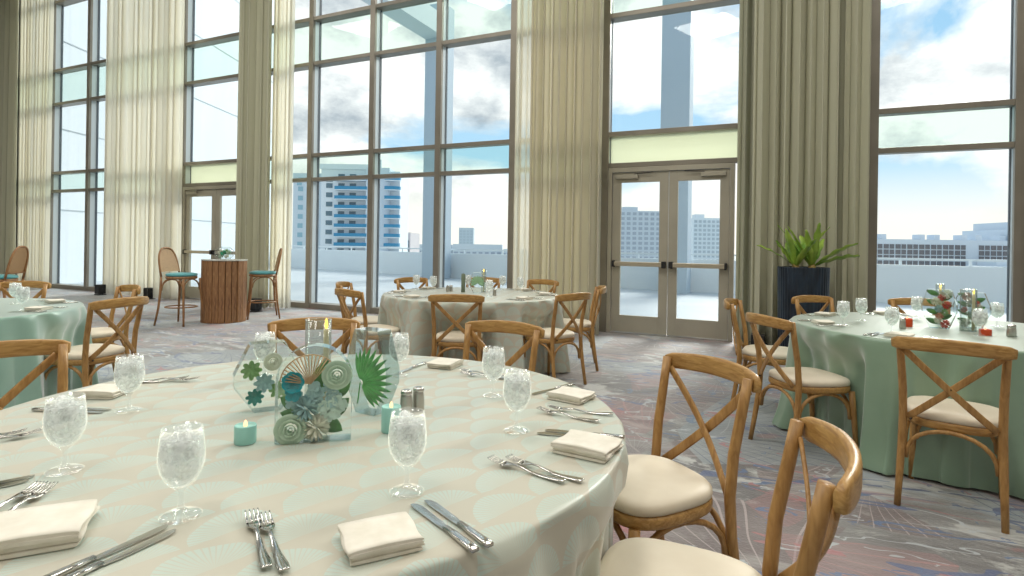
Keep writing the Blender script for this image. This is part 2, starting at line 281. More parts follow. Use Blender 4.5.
# ---------------------------------------------------------------- mesh helpers
class MB:
    def __init__(s): s.v = []; s.f = []; s.sm = []
    def add(s, vs, fs, smooth=True):
        n = len(s.v); s.v += [tuple(p) for p in vs]; s.f += [tuple(i + n for i in f) for f in fs]; s.sm += [smooth] * len(fs); return s
    def box(s, x0, x1, y0, y1, z0, z1):
        vs = [(x, y, z) for z in (z0, z1) for y in (y0, y1) for x in (x0, x1)]
        return s.add(vs, [(0, 2, 3, 1), (4, 5, 7, 6), (0, 1, 5, 4), (2, 6, 7, 3), (0, 4, 6, 2), (1, 3, 7, 5)], False)
    def obox(s, a, b, w, h, up=(0, 0, 1)):
        """box along a->b, width w (sideways) height h (up)"""
        a = Vector(a); b = Vector(b); d = (b - a).normalized(); u = Vector(up); sd = d.cross(u).normalized(); u = sd.cross(d).normalized()
        vs = [p + sd * (w / 2 * i) + u * (h / 2 * j) for p in (a, b) for j in (-1, 1) for i in (-1, 1)]
        return s.add(vs, [(0, 1, 3, 2), (4, 6, 7, 5), (0, 4, 5, 1), (2, 3, 7, 6), (0, 2, 6, 4), (1, 5, 7, 3)], False)
    def tube(s, pts, r, n=12, cap=True, sq=None, up=None, closed=False):
        """swept section; r scalar or list; sq=(w,h) list or tuple gives an oval/rounded-rect section instead"""
        pts = [Vector(p) for p in pts]; m = len(pts); vs = []; fs = []; prev = None
        for i, p in enumerate(pts):
            if closed: t = (pts[(i + 1) % m] - pts[i - 1]).normalized()
            else: t = (pts[min(i + 1, m - 1)] - pts[max(i - 1, 0)]).normalized()
            if up is not None: a = Vector(up)
            else: a = prev if prev is not None else (Vector((0, 0, 1)) if abs(t.z) < .9 else Vector((0, 1, 0)))
            sd = t.cross(a).normalized(); u = sd.cross(t).normalized(); prev = u
            if sq is not None:
                w, h = sq[i] if isinstance(sq, list) else sq
            else:
                w = h = (r[i] if isinstance(r, (list, tuple)) else r)
            for j in range(n):
                th = 2 * PI * (j + .5) / n; c_, s_ = math.cos(th), math.sin(th)
                if sq is not None:
                    e = .45; c_ = math.copysign(abs(c_) ** e, c_); s_ = math.copysign(abs(s_) ** e, s_)
                vs.append(p + sd * (w * c_) + u * (h * s_))
        for i in range(m if closed else m - 1):
            for j in range(n):
                a0 = i * n + j; a1 = i * n + (j + 1) % n; k = ((i + 1) % m) * n; fs.append((a0, a1, k + (j + 1) % n, k + j))
        if cap and not closed: fs.append(tuple(range(n - 1, -1, -1))); fs.append(tuple(range((m - 1) * n, m * n)))
        return s.add(vs, fs)
    def lathe(s, prof, n=24, c=(0, 0, 0), closed=False):
        vs = []; fs = []
        for r, z in prof:
            for j in range(n): th = 2 * PI * j / n; vs.append((c[0] + r * math.cos(th), c[1] + r * math.sin(th), c[2] + z))
        m = len(prof)
        for i in range(m - 1):
            for j in range(n): fs.append((i * n + j, i * n + (j + 1) % n, (i + 1) * n + (j + 1) % n, (i + 1) * n + j))
        if not closed:
            if prof[0][0] > 1e-6: fs.append(tuple(range(n - 1, -1, -1)))
            if prof[-1][0] > 1e-6: fs.append(tuple(range((m - 1) * n, m * n)))
        return s.add(vs, fs)
    def prism(s, poly, y0, y1, smooth=False):
        """polygon in x,z extruded along y"""
        n = len(poly); vs = [(x, y0, z) for x, z in poly] + [(x, y1, z) for x, z in poly]
        fs = [tuple(range(n)), tuple(range(2 * n - 1, n - 1, -1))]; s.add(vs, fs, False)
        m = len(s.v) - 2 * n
        for i in range(n): s.f.append((m + i, m + n + i, m + n + (i + 1) % n, m + (i + 1) % n)); s.sm.append(smooth)
        return s
    def grid(s, fn, nu, nv, closed_u=False, smooth=True):
        vs = [fn(i, j) for j in range(nv + 1) for i in range(nu + (0 if closed_u else 1))]; w = nu + (0 if closed_u else 1); fs = []
        for j in range(nv):
            for i in range(nu): i2 = (i + 1) % w; fs.append((j * w + i, j * w + i2, (j + 1) * w + i2, (j + 1) * w + i))
        return s.add(vs, fs, smooth)
    def sphere(s, c, r, n=12, m=8, sc=(1, 1, 1)):
        vs = []
        for i in range(m + 1):
            ph = PI * i / m
            for j in range(n): th = 2 * PI * j / n; vs.append((c[0] + r * sc[0] * math.sin(ph) * math.cos(th), c[1] + r * sc[1] * math.sin(ph) * math.sin(th), c[2] - r * sc[2] * math.cos(ph)))
        fs = [(i * n + j, i * n + (j + 1) % n, (i + 1) * n + (j + 1) % n, (i + 1) * n + j) for i in range(m) for j in range(n)]
        return s.add(vs, fs)
    def build(s, name, mat, parent=None, loc=None, bevel=0, solid=0, uv=None, sub=0):
        me = bpy.data.meshes.new(name); me.from_pydata([tuple(p) for p in s.v], [], s.f); me.polygons.foreach_set('use_smooth', s.sm)
        if uv:
            l = me.uv_layers.new(name='UVMap')
            for lp in me.loops: l.data[lp.index].uv = uv[lp.vertex_index]
        me.materials.append(mat); me.validate(); me.update()
        o = bpy.data.objects.new(name, me); COL.objects.link(o)
        if parent is not None: o.parent = parent
        if loc: o.location = loc
        if bevel:
            b = o.modifiers.new('bevel', 'BEVEL'); b.width = bevel; b.segments = 2; b.limit_method = 'ANGLE'
        if solid:
            b = o.modifiers.new('solid', 'SOLIDIFY'); b.thickness = solid
        if sub:
            b = o.modifiers.new('sub', 'SUBSURF'); b.levels = sub; b.render_levels = sub
        return o
def thing(name, label, cat, loc=(0, 0, 0), rz=0, group=None):
    o = bpy.data.objects.new(name, None); COL.objects.link(o); o.empty_display_size = .1
    o.location = loc; o.rotation_euler = (0, 0, rz); o['label'] = label; o['category'] = cat
    if group: o['group'] = group
    return o
def tag(o, label, cat, group=None, kind=None):
    o['label'] = label; o['category'] = cat
    if group: o['group'] = group
    if kind: o['kind'] = kind
    return o
def struct(o): o['kind'] = 'structure'; return o
def sempty(name, loc=(0, 0, 0), rz=0):
    o = bpy.data.objects.new(name, None); COL.objects.link(o); o.location = loc; o.rotation_euler = (0, 0, rz); o['kind'] = 'structure'; return o
KIDS = {}
def kids(o):
    return [c for c in COL.objects if c.parent is o]
def dup(root, loc, rz, label=None, group=None):
    def cp(o, par):
        c = o.copy(); COL.objects.link(c)
        if par is not None: c.parent = par
        for ch in kids(o): cp(ch, c)
        return c
    r = cp(root, None); r.location = loc; r.rotation_euler = (0, 0, rz)
    if label: r['label'] = label
    if group: r['group'] = group
    elif 'group' in r: del r['group']
    return r
class Once:
    """first call places the prototype itself, later calls place copies"""
    def __init__(s, root): s.root = root; s.used = False
    def __call__(s, loc, rz, label, group=None):
        if not s.used:
            s.used = True; r = s.root; r.location = loc; r.rotation_euler = (0, 0, rz); r['label'] = label
            if group: r['group'] = group
            return r
        return dup(s.root, loc, rz, label, group)
def rad(a): return math.radians(a)

# ---------------------------------------------------------------- room shell (facade frame: x along the window wall, y outward)
FA = math.atan(.46); W0 = (0, 9.2, 0); FU = Vector((math.cos(FA), -math.sin(FA), 0)); FN = Vector((math.sin(FA), math.cos(FA), 0))
def FP(s, t, z=0): return Vector(W0) + FU * s + FN * t + Vector((0, 0, z))
def fbox(name, mat, s0, s1, t0, t1, z0, z1, parent=None, bevel=0):
    o = MB().box(s0, s1, t0, t1, z0, z1).build(name, mat, parent, bevel=bevel)
    if parent is None: o.location = W0; o.rotation_euler = (0, 0, -FA); struct(o)
    return o
fbox('floor', carpet, -17, 9.5, -15, 0.2, -.2, 0)
fbox('ceiling', ceil_m, -17, 9.5, -15, 0.2, CEIL, CEIL + .2)
fbox('wall_back', wall_m, -17, 9.5, -15.2, -15, 0, CEIL)
fbox('wall_left', wall_m, -17.2, -17, -15, 0.2, 0, CEIL)
fbox('wall_right', wall_m, 9.5, 9.7, -15, 0.2, 0, CEIL)
for lx, ly in LAMPS:
    t = thing('fill_light_panel', 'square white added fill light panel, unseen above the carpet, ' + LAMP_POS[LAMPS.index((lx, ly))], 'ceiling light', (lx, ly, CEIL), 0, 'added fill light panels')
    MB().box(-.95, .95, -.95, .95, -.12, 0).box(-.95, .95, -.95, -.88, -.15, -.12).box(-.95, .95, .88, .95, -.15, -.12).build('housing', ceil_m, t)  # panel body made up to house each added fill light
TR0 = [2.5, 2.97, 4.75, 5.62, 7.4]
def window(n, s0, s1, mulls, z0=0.0, TR=TR0):
    w = sempty('window_%d' % n, W0, -FA)
    for m in mulls:
        MB().box(m - .055, m + .055, -.06, .0, z0, CEIL).build('mullion', frame_m, w, bevel=.004)
        MB().box(m - .035, m + .035, .0, .125, z0, CEIL).build('mullion_web', alu_m, w)
        MB().box(m - .042, m + .042, .125, .175, z0, CEIL).build('mullion_gasket', gasket_l, w)
    if z0 == 0: MB().box(s0, s1, -.05, .2, 0, .10).build('sill', frame_m, w, bevel=.004)
    for z in TR:
        if z < z0: continue
        MB().box(s0, s1, -.045, .07, z - .035, z + .035).box(s0, s1, .07, .2, z - .018, z + .018).build('transom', frame_m, w, bevel=.004)
    zs = [max(z0, .1)] + [z for z in TR if z > z0 + .1] + [CEIL]
    edges = sorted(set([s0] + list(mulls) + [s1]))
    for a, b in zip(edges, edges[1:]):
        if b - a < .15: continue
        for c, d in zip(zs, zs[1:]):
            mat = pane_m
            if 2.4 < c < 2.6: mat = pane_frost if z0 > 0 else pane_green
            if abs(c - 4.75) < .01: mat = pane_green
            MB().box(a, b, .14, .152, c, d).build('glass_pane', mat, w)
    return w
window(1, -17, -8.06, [-16.3, -14.8, -13.2, -11.6, -9.9, -8.06])
window(2, -8.06, -5.9, [-5.9], z0=2.5)
window(3, -5.9, 1.54, [-5.8, -4.33, -2.85, -1.42, 0.0, 1.54])
window(4, 1.52, 3.45, [3.45], z0=2.5)
window(5, 4.95, 6.47, [4.98, 6.42], TR=[2.53, 3.02, 4.8, 5.7, 7.5])
fbox('wall_pier_centre', wall_m, 3.52, 4.9, -.05, .2, 0, CEIL)
fbox('wall_pier_right', vary(M('tan_pier', (.30, .255, .18), .7), (.28, .24, .17), (.32, .27, .19)), 6.475, 9.5, -.12, .2, 0, CEIL)
def door(n, s0, s1):
    d = sempty('door_%d' % n, W0, -FA)
    MB().box(s0, s0 + .06, -.06, .12, 0, 2.46).box(s1 - .06, s1, -.06, .12, 0, 2.46).box(s0 + .06, s1 - .06, -.06, .12, 2.39, 2.46).build('door_frame', door_m, d, bevel=.003)
    mid = (s0 + s1) / 2
    MB().box(s0, s1, -.06, .12, 0, .015).build('threshold', steel_b, d)
    for k, (a, b) in enumerate(((s0 + .065, mid - .004), (mid + .004, s1 - .065))):
        st = .125
        leaf = MB().box(a, a + st, -.03, .02, .02, 2.385).box(b - st, b, -.03, .02, .02, 2.385).box(a + st, b - st, -.03, .02, .02, .27).box(a + st, b - st, -.03, .02, 2.24, 2.385).build('door_leaf', door_m, d, bevel=.003)
        MB().box(a + st - .01, b - st + .01, -.008, .0, .26, 2.25).build('door_glass', pane_m, leaf)
        MB().box(a + .03, b - .03, -.10, -.045, 1.0, 1.065).box(a + .05, a + .1, -.05, -.03, 1.0, 1.065).box(b - .1, b - .05, -.05, -.03, 1.0, 1.065).build('push_bar', M('push_bar_metal', (.48, .42, .32), .35, .5), leaf, bevel=.006)
        e0, e1 = (b - .075, b - .02) if k == 0 else (a + .02, a + .075)
        MB().box(e0, e1, -.112, -.03, .985, 1.08).build('latch_case', black_m, leaf, bevel=.004)
        e0, e1 = (a + .02, a + .05) if k == 0 else (b - .05, b - .02)
        MB().box(e0, e1, -.112, -.03, .985, 1.08).build('end_cap', black_m, leaf, bevel=.004)
        c0, c1 = (a + .05, a + .38) if k == 0 else (b - .38, b - .05)
        MB().box(c0, c1, -.075, -.03, 2.29, 2.35).build('closer_body', door_m, leaf, bevel=.004)
        x0 = c1 if k == 0 else c0; sg = 1 if k == 0 else -1
        MB().obox((x0 - .05 * sg, -.06, 2.357), (x0 + .22 * sg, -.075, 2.375), .02, .008).build('closer_arm', black_m, leaf)
    return d
door(1, -8.0, -5.95); door(2, 1.6, 3.37)

# ---------------------------------------------------------------- curtains
def curtain(label, s0, s1, t, amp, waves, mat, taper=0.0, seed=0, z1=CEIL - .05, lean=0.0, group=None):
    rnd = random.Random(seed); n = int(waves * 14); ph = [rnd.uniform(-.9, .9) for _ in range(int(waves) + 3)]; am = [rnd.uniform(.65, 1.2) for _ in range(int(waves) + 3)]
    zs = [.015, .4, 1.2, 2.2, 3.4, 4.8, 6.4, z1]
    L_ = s1 - s0
    def fn(i, j):
        u = i / n; z = zs[j]; q = u * waves; k = int(q); f = q - k; f = f * f * (3 - 2 * f)
        p = ph[k] * (1 - f) + ph[k + 1] * f; a = am[k] * (1 - f) + am[k + 1] * f
        hz = 1 - z / z1
        w = 2 * PI * q + p + .35 * hz * math.sin(q * 1.3 + seed)
        x = s0 + L_ * u + taper * hz * (u - .5) * L_ + lean * hz + .25 * amp * math.sin(2 * w)
        return (x, t + amp * a * (math.sin(w) + .22 * math.sin(2.7 * w + seed)) * (1 + .25 * hz), z)
    o = MB().grid(fn, n, len(zs) - 1).build('curtain', mat, solid=.004); o.location = W0; o.rotation_euler = (0, 0, -FA)
    return tag(o, label, 'curtain', group)
curtain('dark taupe drape at the far left edge of the window wall', -16.6, -13.9, -.45, .09, 11, drape_m, seed=1)
curtain('narrow cream sheer beside the leftmost taupe drape', -13.95, -12.5, -.38, .06, 11, sheer_m, seed=2, taper=-.12)
curtain('wide glowing cream sheer left of the bar-height stools', -10.27, -7.55, -.38, .07, 15, sheer_m, seed=3)
curtain('taupe drape hanging behind the wooden cocktail table', -5.68, -4.85, -.52, .09, 5, drape_m, seed=4)
curtain('slim cream sheer tucked behind the right cane stool', -4.98, -4.48, -.36, .05, 5, sheer_m, seed=5)
curtain('thin see-through sheer edge left of the beige centre drape', .16, .5, -.36, .05, 4, cloth_sheer('thin_sheer', (.93, .9, .8), .5, .6), seed=6)
curtain('beige backlit drape left of the glass double doors', .48, 1.6, -.42, .08, 9, drape_l, seed=7)
curtain('pale sage drape edge just right of the glass double doors', 3.42, 3.68, -.3, .05, 2, cloth_sheer('pale_sage', (.58, .58, .45), .05, .35), seed=8)
curtain('sage taupe drape directly behind the tall navy planter', 3.60, 4.56, -.46, .075, 7, drape_m, seed=9)
curtain('sage taupe drape touching the right-hand tall window', 4.52, 4.9, -.40, .05, 3, drape_m, seed=10)

# ---------------------------------------------------------------- outside: terrace, parapet, columns, city
MB().add([(-40, 8, -.03), (-16, 40, -.03), (-14, 31.2, -.03), (-11.3, 29.1, -.03), (-6.9, 26.1, -.03), (-2.6, 22.4, -.03), (3.26, 18.1, -.03), (6.1, 16.8, -.03), (9.2, 14.6, -.03), (11.65, 13.4, -.03), (20, 9, -.03), (20, -4, -.03), (9.2, 4.9, -.03), (-17, 17, -.03)],
         [(0, 1, 2, 3, 4, 5, 6, 7, 8, 9, 10, 11, 12, 13)], False)
PAR = [(-13.2, 30.6), (-11.3, 29.0), (-6.9, 26.0), (-2.6, 22.3), (3.26, 18.0), (6.1, 16.65), (9.2, 14.5), (11.65, 13.3), (17, 10.6)]
def terrace():
    inner = [FP(-17, .2), FP(9.7, .2), Vector((19, 5, 0)), Vector((17.3, 10.8, 0))] + [Vector((x, y + .15, 0)) for x, y in PAR[::-1][1:]] + [Vector((-17, 33, 0))]
    n = len(inner); vs = [(p.x, p.y, -.02) for p in inner] + [(p.x, p.y, -.3) for p in inner]
    fs = [tuple(range(n)), tuple(range(2 * n - 1, n - 1, -1))] + [(i, i + n, (i + 1) % n + n, (i + 1) % n) for i in range(n)]
    return MB().add(vs, fs, False).build('terrace_floor', vary(M('terrace_paver', (.6, .63, .65), .5), (.42, .48, .53), (.52, .565, .60), (1, 1, 1), .7, 5, .3, .7))
struct(terrace())
def parapet():
    o = MB(); rail = MB(); post = MB()
    for (x0, y0), (x1, y1) in zip(PAR, PAR[1:]):
        d = Vector((x1 - x0, y1 - y0, 0)).normalized(); n = Vector((-d.y, d.x, 0)) * .1
        a = Vector((x0, y0, 0)) + n - d * .05; b = Vector((x1, y1, 0)) + n + d * .05
        o.obox(a + Vector((0, 0, .46)), b + Vector((0, 0, .46)), .2, .98)
        rail.obox(a + Vector((0, 0, 1.10)), b + Vector((0, 0, 1.10)), .09, .05)
        L_ = (b - a).length; k = max(2, int(L_ / 1.5))
        for i in range(k): p = a + (b - a) * ((i + .5) / k); post.box(p.x - .025, p.x + .025, p.y - .025, p.y + .025, .95, 1.08)
    w = struct(o.build('terrace_parapet', paint)); rail.build('rail', paint, w); post.build('rail_posts', paint, w)
parapet()
def fcol(x, y, h):
    o = MB().box(-.4, .4, -.4, .4, -.02, h).build('terrace_column', M('column_paint', (.45, .55, .64), .6), bevel=.01); o.location = (x, y, 0); o.rotation_euler = (0, 0, -FA); return struct(o)
fcol(-2.9, 21.75, 10.4)
fcol(4.76, 16.5, 14)
bm_ = MB().box(-.4, .4, -13.2, -.4, 9.1, 9.9).build('terrace_beam', M('beam_paint', (.58, .66, .72), .6)); bm_.location = (-2.9, 21.75, 0); bm_.rotation_euler = (0, 0, -FA); struct(bm_)
wing = MB()
wing.add([(-12.9, 15.4, -.2), (-12.2, 31.2, -.2), (-18, 31.2, -.2), (-19, 15.4, -.2), (-12.9, 15.4, 20), (-12.2, 31.2, 20), (-18, 31.2, 20), (-19, 15.4, 20)],
         [(0, 1, 2, 3)[::-1], (4, 5, 6, 7), (0, 1, 5, 4), (1, 2, 6, 5), (2, 3, 7, 6), (3, 0, 4, 7)], False)
wg = struct(wing.build('wing_wall', wing_m))
jm = MB()
for z in (2.1, 4.4, 6.9, 9.4, 12.0, 14.6):
    jm.obox((-12.89, 15.4, z), (-12.19, 31.2, z), .012, .03)
jm.build('panel_joints', M('joint_grey', (.42, .48, .52), .7), wg)
ub = thing('meter_box', 'grey electrical meter box on the pale wall beyond the far left door', 'utility box', (-12.37, 26.6, .9), rad(-2.54))
MB().box(0, .12, -.5, .5, 0, 1.5).build('cabinet', M('box_grey', (.25, .29, .32), .5, .3), ub, bevel=.02); MB().box(.12, .14, -.35, .35, .2, 1.1).build('cover', M('cover_grey', (.10, .14, .18), .3), ub)

hz = lambda c, k, h=(.72, .80, .88): tuple(c[i] * (1 - k) + h[i] * k for i in range(3))  # mixes distance haze into the building colours
ground = MB().box(-2500, 2500, 40, 2600, -31, -30).build('city_ground', vary(M('city_ground', (.4, .44, .42), .9), (.36, .44, .42), (.62, .64, .63), (1, 1, 1), .02)); struct(ground)
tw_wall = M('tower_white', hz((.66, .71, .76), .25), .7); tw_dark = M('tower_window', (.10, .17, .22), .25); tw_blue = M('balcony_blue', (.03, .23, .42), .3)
tw_glaz = M('tower_glazing', (.25, .42, .52), .3)
def tower1():
    t = thing('apartment_tower', 'white high-rise with blue balconies seen through the centre windows', 'building', (-70, 180, -30), 0)
    # x along the frontage 0..~27 ; px 290..362 -> X -70.7..-47.8
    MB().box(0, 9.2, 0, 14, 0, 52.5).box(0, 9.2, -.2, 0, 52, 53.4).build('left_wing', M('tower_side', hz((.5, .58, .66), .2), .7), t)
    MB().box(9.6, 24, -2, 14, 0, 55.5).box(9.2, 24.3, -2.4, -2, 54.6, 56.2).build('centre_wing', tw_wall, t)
    MB().box(24.2, 31.5, -4, 14, 0, 55.0).box(28, 29, -4.3, -4, 55, 57.5).build('right_wing', M('tower_shade', hz((.52, .60, .70), .25), .7), t)  # right wing's shade is set in its wall colour
    bp = MB()
    for i in range(0, 13):
        a = PI / 12 * i
    def bal(x0, x1, y, d, rnd):
        pts = [(x0, y)] + [(x0, y - d)] + [(x1 - rnd + rnd * math.sin(a), y - d + rnd - rnd * math.cos(a)) for a in [PI / 2 * k / 5 for k in range(6)]] + [(x1, y)]
        return pts
    def slab(pts, z0, z1):
        n = len(pts); return [(x, y, z0) for x, y in pts] + [(x, y, z1) for x, y in pts], [tuple(range(n))[::-1], tuple(range(n, 2 * n))] + [(i, (i + 1) % n, (i + 1) % n + n, i + n) for i in range(n)]
    win = MB().box(-1, 1, -.12, .05, 0, 1.5).build('window', tw_dark, t); win.location = (12.2, -2, 53 - 2.4)
    swin = MB().box(-.55, .55, -.1, .05, 0, 1.4).build('window', tw_dark, t); swin.location = (27.3, -4, 50)
    wl = MB().box(-.8, .8, -.1, .05, 0, 1.5).build('window', tw_glaz, t); wl.location = (2, 0, 49.5)
    def cpy(o, x, y, z): c = o.copy(); COL.objects.link(c); c.parent = t; c.location = (x, y, z)
    first = True; b0 = None
    for k in range(10):
        z = 51.6 - k * 2.93
        if k: cpy(win, 12.2, -2, z)
        cpy(win, 16.0, -2, z); cpy(win, 19.6, -2.05, z)
        if k > 0: cpy(swin, 27.3, -4, z)
        cpy(wl, 2.4, 0, z - 1); cpy(wl, 6.6, 0, z - 1)
        if b0 is None:
            b = MB(); v, f = slab(bal(14.5, 25.3, 0, 2.4, 1.6), -.25, 0); b.add(v, f, False); b0 = b.build('balcony', tw_wall, t, loc=(0, -2, z - .6))
            g = MB(); v, f = slab(bal(14.5, 25.2, 0, 2.35, 1.6), .02, 1.05); g.add(v, f, False); g.build('balustrade', tw_blue, b0)
            c = MB(); v, f = slab(bal(30.5, 35.2, -2, 2.4, 1.6), -.25, 0); c.add(v, f, False); c0 = c.build('balcony', tw_wall, t, loc=(0, -2, z - .6))
            g = MB(); v, f = slab(bal(30.5, 35.1, -2, 2.35, 1.6), .02, 1.05); g.add(v, f, False); g.build('balustrade', tw_blue, c0)
        else:
            for q in (b0, c0):
                r = q.copy(); COL.objects.link(r); r.parent = t; r.location = (0, -2, z - .6)
                h = kids(q)[0].copy(); COL.objects.link(h); h.parent = r
    MB().box(31.5, 34.6, -3, 12, 0, 54).build('balcony_core', tw_wall, t)
tower1()
def block(name, label, x0, x1, y, z1, mat, winmat, nx, nz, wz, zw0, cap=True, depth=20, ww=.62, wh=.6):
    t = thing(name, label, 'building', (x0, y, -30))
    W_ = x1 - x0; H_ = z1 + 30
    b = MB().box(0, W_, 0, depth, 0, H_)
    if cap: b.box(W_ * .1, W_ * .45, 2, 8, H_, H_ + 2.2)
    b.build('walls', mat, t)
    dx = W_ / nx; w0 = None
    for i in range(nx):
        for j in range(nz):
            x = (i + .5) * dx; z = zw0 + 30 + j * wz
            if w0 is None: w0 = MB().box(-dx * ww / 2, dx * ww / 2, -.3, .1, 0, wz * wh).build('window', winmat, t); w0.location = (x, 0, z)
            else: c = w0.copy(); COL.objects.link(c); c.parent = t; c.location = (x, 0, z)
    return t
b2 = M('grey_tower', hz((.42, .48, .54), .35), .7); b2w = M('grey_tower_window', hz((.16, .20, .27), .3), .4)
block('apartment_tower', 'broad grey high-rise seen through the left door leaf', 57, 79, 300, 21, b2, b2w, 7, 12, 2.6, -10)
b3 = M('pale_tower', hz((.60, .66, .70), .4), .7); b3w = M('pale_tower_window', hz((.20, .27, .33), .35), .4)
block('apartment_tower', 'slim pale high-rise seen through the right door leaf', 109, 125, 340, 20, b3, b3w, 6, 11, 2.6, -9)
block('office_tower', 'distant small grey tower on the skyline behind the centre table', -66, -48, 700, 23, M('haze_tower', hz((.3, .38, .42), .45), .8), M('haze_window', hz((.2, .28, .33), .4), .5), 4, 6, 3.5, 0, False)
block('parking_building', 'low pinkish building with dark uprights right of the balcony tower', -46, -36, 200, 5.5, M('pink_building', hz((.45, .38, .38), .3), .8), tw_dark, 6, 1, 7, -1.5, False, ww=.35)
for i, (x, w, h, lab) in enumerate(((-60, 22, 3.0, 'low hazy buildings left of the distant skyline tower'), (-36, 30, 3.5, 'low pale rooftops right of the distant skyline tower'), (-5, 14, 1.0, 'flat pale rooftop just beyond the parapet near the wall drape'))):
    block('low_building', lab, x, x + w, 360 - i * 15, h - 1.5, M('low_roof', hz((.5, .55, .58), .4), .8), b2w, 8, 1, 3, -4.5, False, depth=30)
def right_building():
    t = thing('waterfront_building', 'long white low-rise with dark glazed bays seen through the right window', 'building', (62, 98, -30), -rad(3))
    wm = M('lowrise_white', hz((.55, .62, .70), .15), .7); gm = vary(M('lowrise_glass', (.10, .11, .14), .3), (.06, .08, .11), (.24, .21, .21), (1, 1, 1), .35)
    top = 32.9
    MB().box(0, 30, 0, 12, 0, top + .6).box(24, 30, -.5, 12, top, top + 2.6).box(26, 30, -.5, 12, top + 2, top + 4.0).build('walls', wm, t)
    for x in (2.5, 9, 11.5, 16, 18.5, 22.5): MB().box(x, x + .9, 1, 3, top + .6, top + 1.5).build('roof_vent', wm, t)
    w0 = None
    xs = [.4 + i * 1.98 for i in range(15)]
    for x in xs:
        if 15.4 < x < 17.2: continue
        for z in [top - 1.05 - q * .95 for q in range(6)]:
            if w0 is None: w0 = MB().box(0, 1.72, -.1, .1, 0, .78).build('window_bay', gm, t); w0.location = (x, 0, z); MB().box(.82, .90, -.14, -.1, 0, .78).build('glazing_bar', wm, w0)
            else:
                c = w0.copy(); COL.objects.link(c); c.parent = t; c.location = (x, 0, z); h = kids(w0)[0].copy(); COL.objects.link(h); h.parent = c
    MB().box(14, 24, -9, -3, 0, top - 3.6).box(15, 21, -8, -4, top - 3.6, top - 2.6).build('low_roof', wm, t)
right_building()

# ---------------------------------------------------------------- crossback chair
SEATS = []
def make_chair():
    t = thing('crossback_chair', '', 'chair')
    def post(sx):
        pts = [(sx * .205, .255, 0), (sx * .200, .228, .16), (sx * .195, .205, .32), (sx * .192, .198, .45), (sx * .194, .21, .59), (sx * .200, .238, .73), (sx * .205, .258, .838)]
        return MB().tube(pts, [.0145, .0165, .018, .0185, .018, .0172, .0165], 14)
    for sx in (-1, 1): post(sx).build('back_post', wood, t)
    for sx in (-1, 1):
        MB().tube([(sx * .195, -.205, 0), (sx * .188, -.192, .2), (sx * .180, -.175, .405)], [.0135, .0165, .0185], 14).build('leg', wood, t)
    # seat frame + cushion: rounded trapezoid
    def outline(k, n=48):
        out = []
        for i in range(n):
            a = 2 * PI * i / n; c_, s_ = math.cos(a), math.sin(a); e = .62
            x = math.copysign(abs(c_) ** e, c_); y = math.copysign(abs(s_) ** e, s_)
            w = .205 - .016 * (y) ; out.append((x * w * k, y * .205 * k - .005))
        return out
    def stack(prof):
        vs = []; fs = []; n = 48
        for k, z in prof: vs += [(x, y, z) for x, y in outline(k, n)]
        for i in range(len(prof) - 1):
            for j in range(n): fs.append((i * n + j, i * n + (j + 1) % n, (i + 1) * n + (j + 1) % n, (i + 1) * n + j))
        fs.append(tuple(range(n))[::-1]); fs.append(tuple(range((len(prof) - 1) * n, len(prof) * n))); return vs, fs
    v, f = stack([(.96, .398), (.99, .404), (1.0, .415), (1.0, .43), (.985, .438)]); MB().add(v, f).build('seat_frame', wood_v, t)
    v, f = stack([(.93, .436), (.985, .444), (1.0, .456), (.99, .468), (.95, .477), (.85, .484), (.6, .489), (.2, .491)]); MB().add(v, f).build('seat_cushion', cushion_m, t)
    # top rail: bent, wider in the middle
    pts = []; sq = []
    for i in range(21):
        u = -1 + i / 10; pts.append((.232 * u, .274 + .060 * (1 - abs(u) ** 2.2), .818 + .012 * (1 - u * u))); sq.append((.0115 + .002 * (1 - abs(u)), (.030 + .004 * (1 - u * u)) * (1 if abs(u) < .95 else .72)))
    MB().tube(pts, 0, 12, sq=sq, up=(0, 0, 1)).build('top_rail', wood_v, t)
    for sx in (-1, 1):
        p = []
        for i in range(13):
            u = i / 12; p.append((sx * (.190 - .362 * u), .270 - .055 * u + .026 * math.sin(PI * u) + (.006 if sx > 0 else -.006), .795 - .355 * u))
        MB().tube(p, 0, 8, sq=(.0165, .0055), up=(0, 1, .2)).build('cross_slat', wood, t)
    def arch(a, b, zt, zb, n=13):
        a = Vector(a); b = Vector(b); return [a.lerp(b, .5 - .5 * math.cos(PI * i / (n - 1))) + Vector((0, 0, zb + (zt - zb) * math.sin(PI * i / (n - 1)) ** .8)) for i in range(n)]
    for a, b in (((-.178, .203, 0), (.178, .203, 0)), ((-.17, -.178, 0), (.17, -.178, 0)), ((-.185, .19, 0), (-.178, -.165, 0)), ((.185, .19, 0), (.178, -.165, 0))):
        MB().tube(arch(a, b, .395, .235), .0105, 10).build('arch_brace', wood, t)
    for x, y, z in ((.205, .282, .80), (-.205, .282, .80), (0, .272, .617), (.158, .222, .437), (-.158, .222, .437)):
        MB().tube([(x, y, z), (x, y + .006, z)], .006, 8).build('screw', screw_m, t)
    return t
chair = Once(make_chair())
def place_chair(x, y, out_deg, label, group):
    """x, y: centre of the top rail on the floor plan; out_deg: direction the back faces"""
    a = rad(out_deg); SEATS.append((x - .50 * math.cos(a), y - .50 * math.sin(a), a)); chair((x - .30 * math.cos(a), y - .30 * math.sin(a), 0), a - PI / 2, label, group)
g1 = 'crossback chairs around the foreground patterned table'
place_chair(.70, 1.225, -20, 'wooden crossback chair closest to the camera, cropped by the bottom edge of the photo', g1)
place_chair(.75, 2.09, 24, 'wooden crossback chair with full X back in the middle, right side of the foreground table', g1)
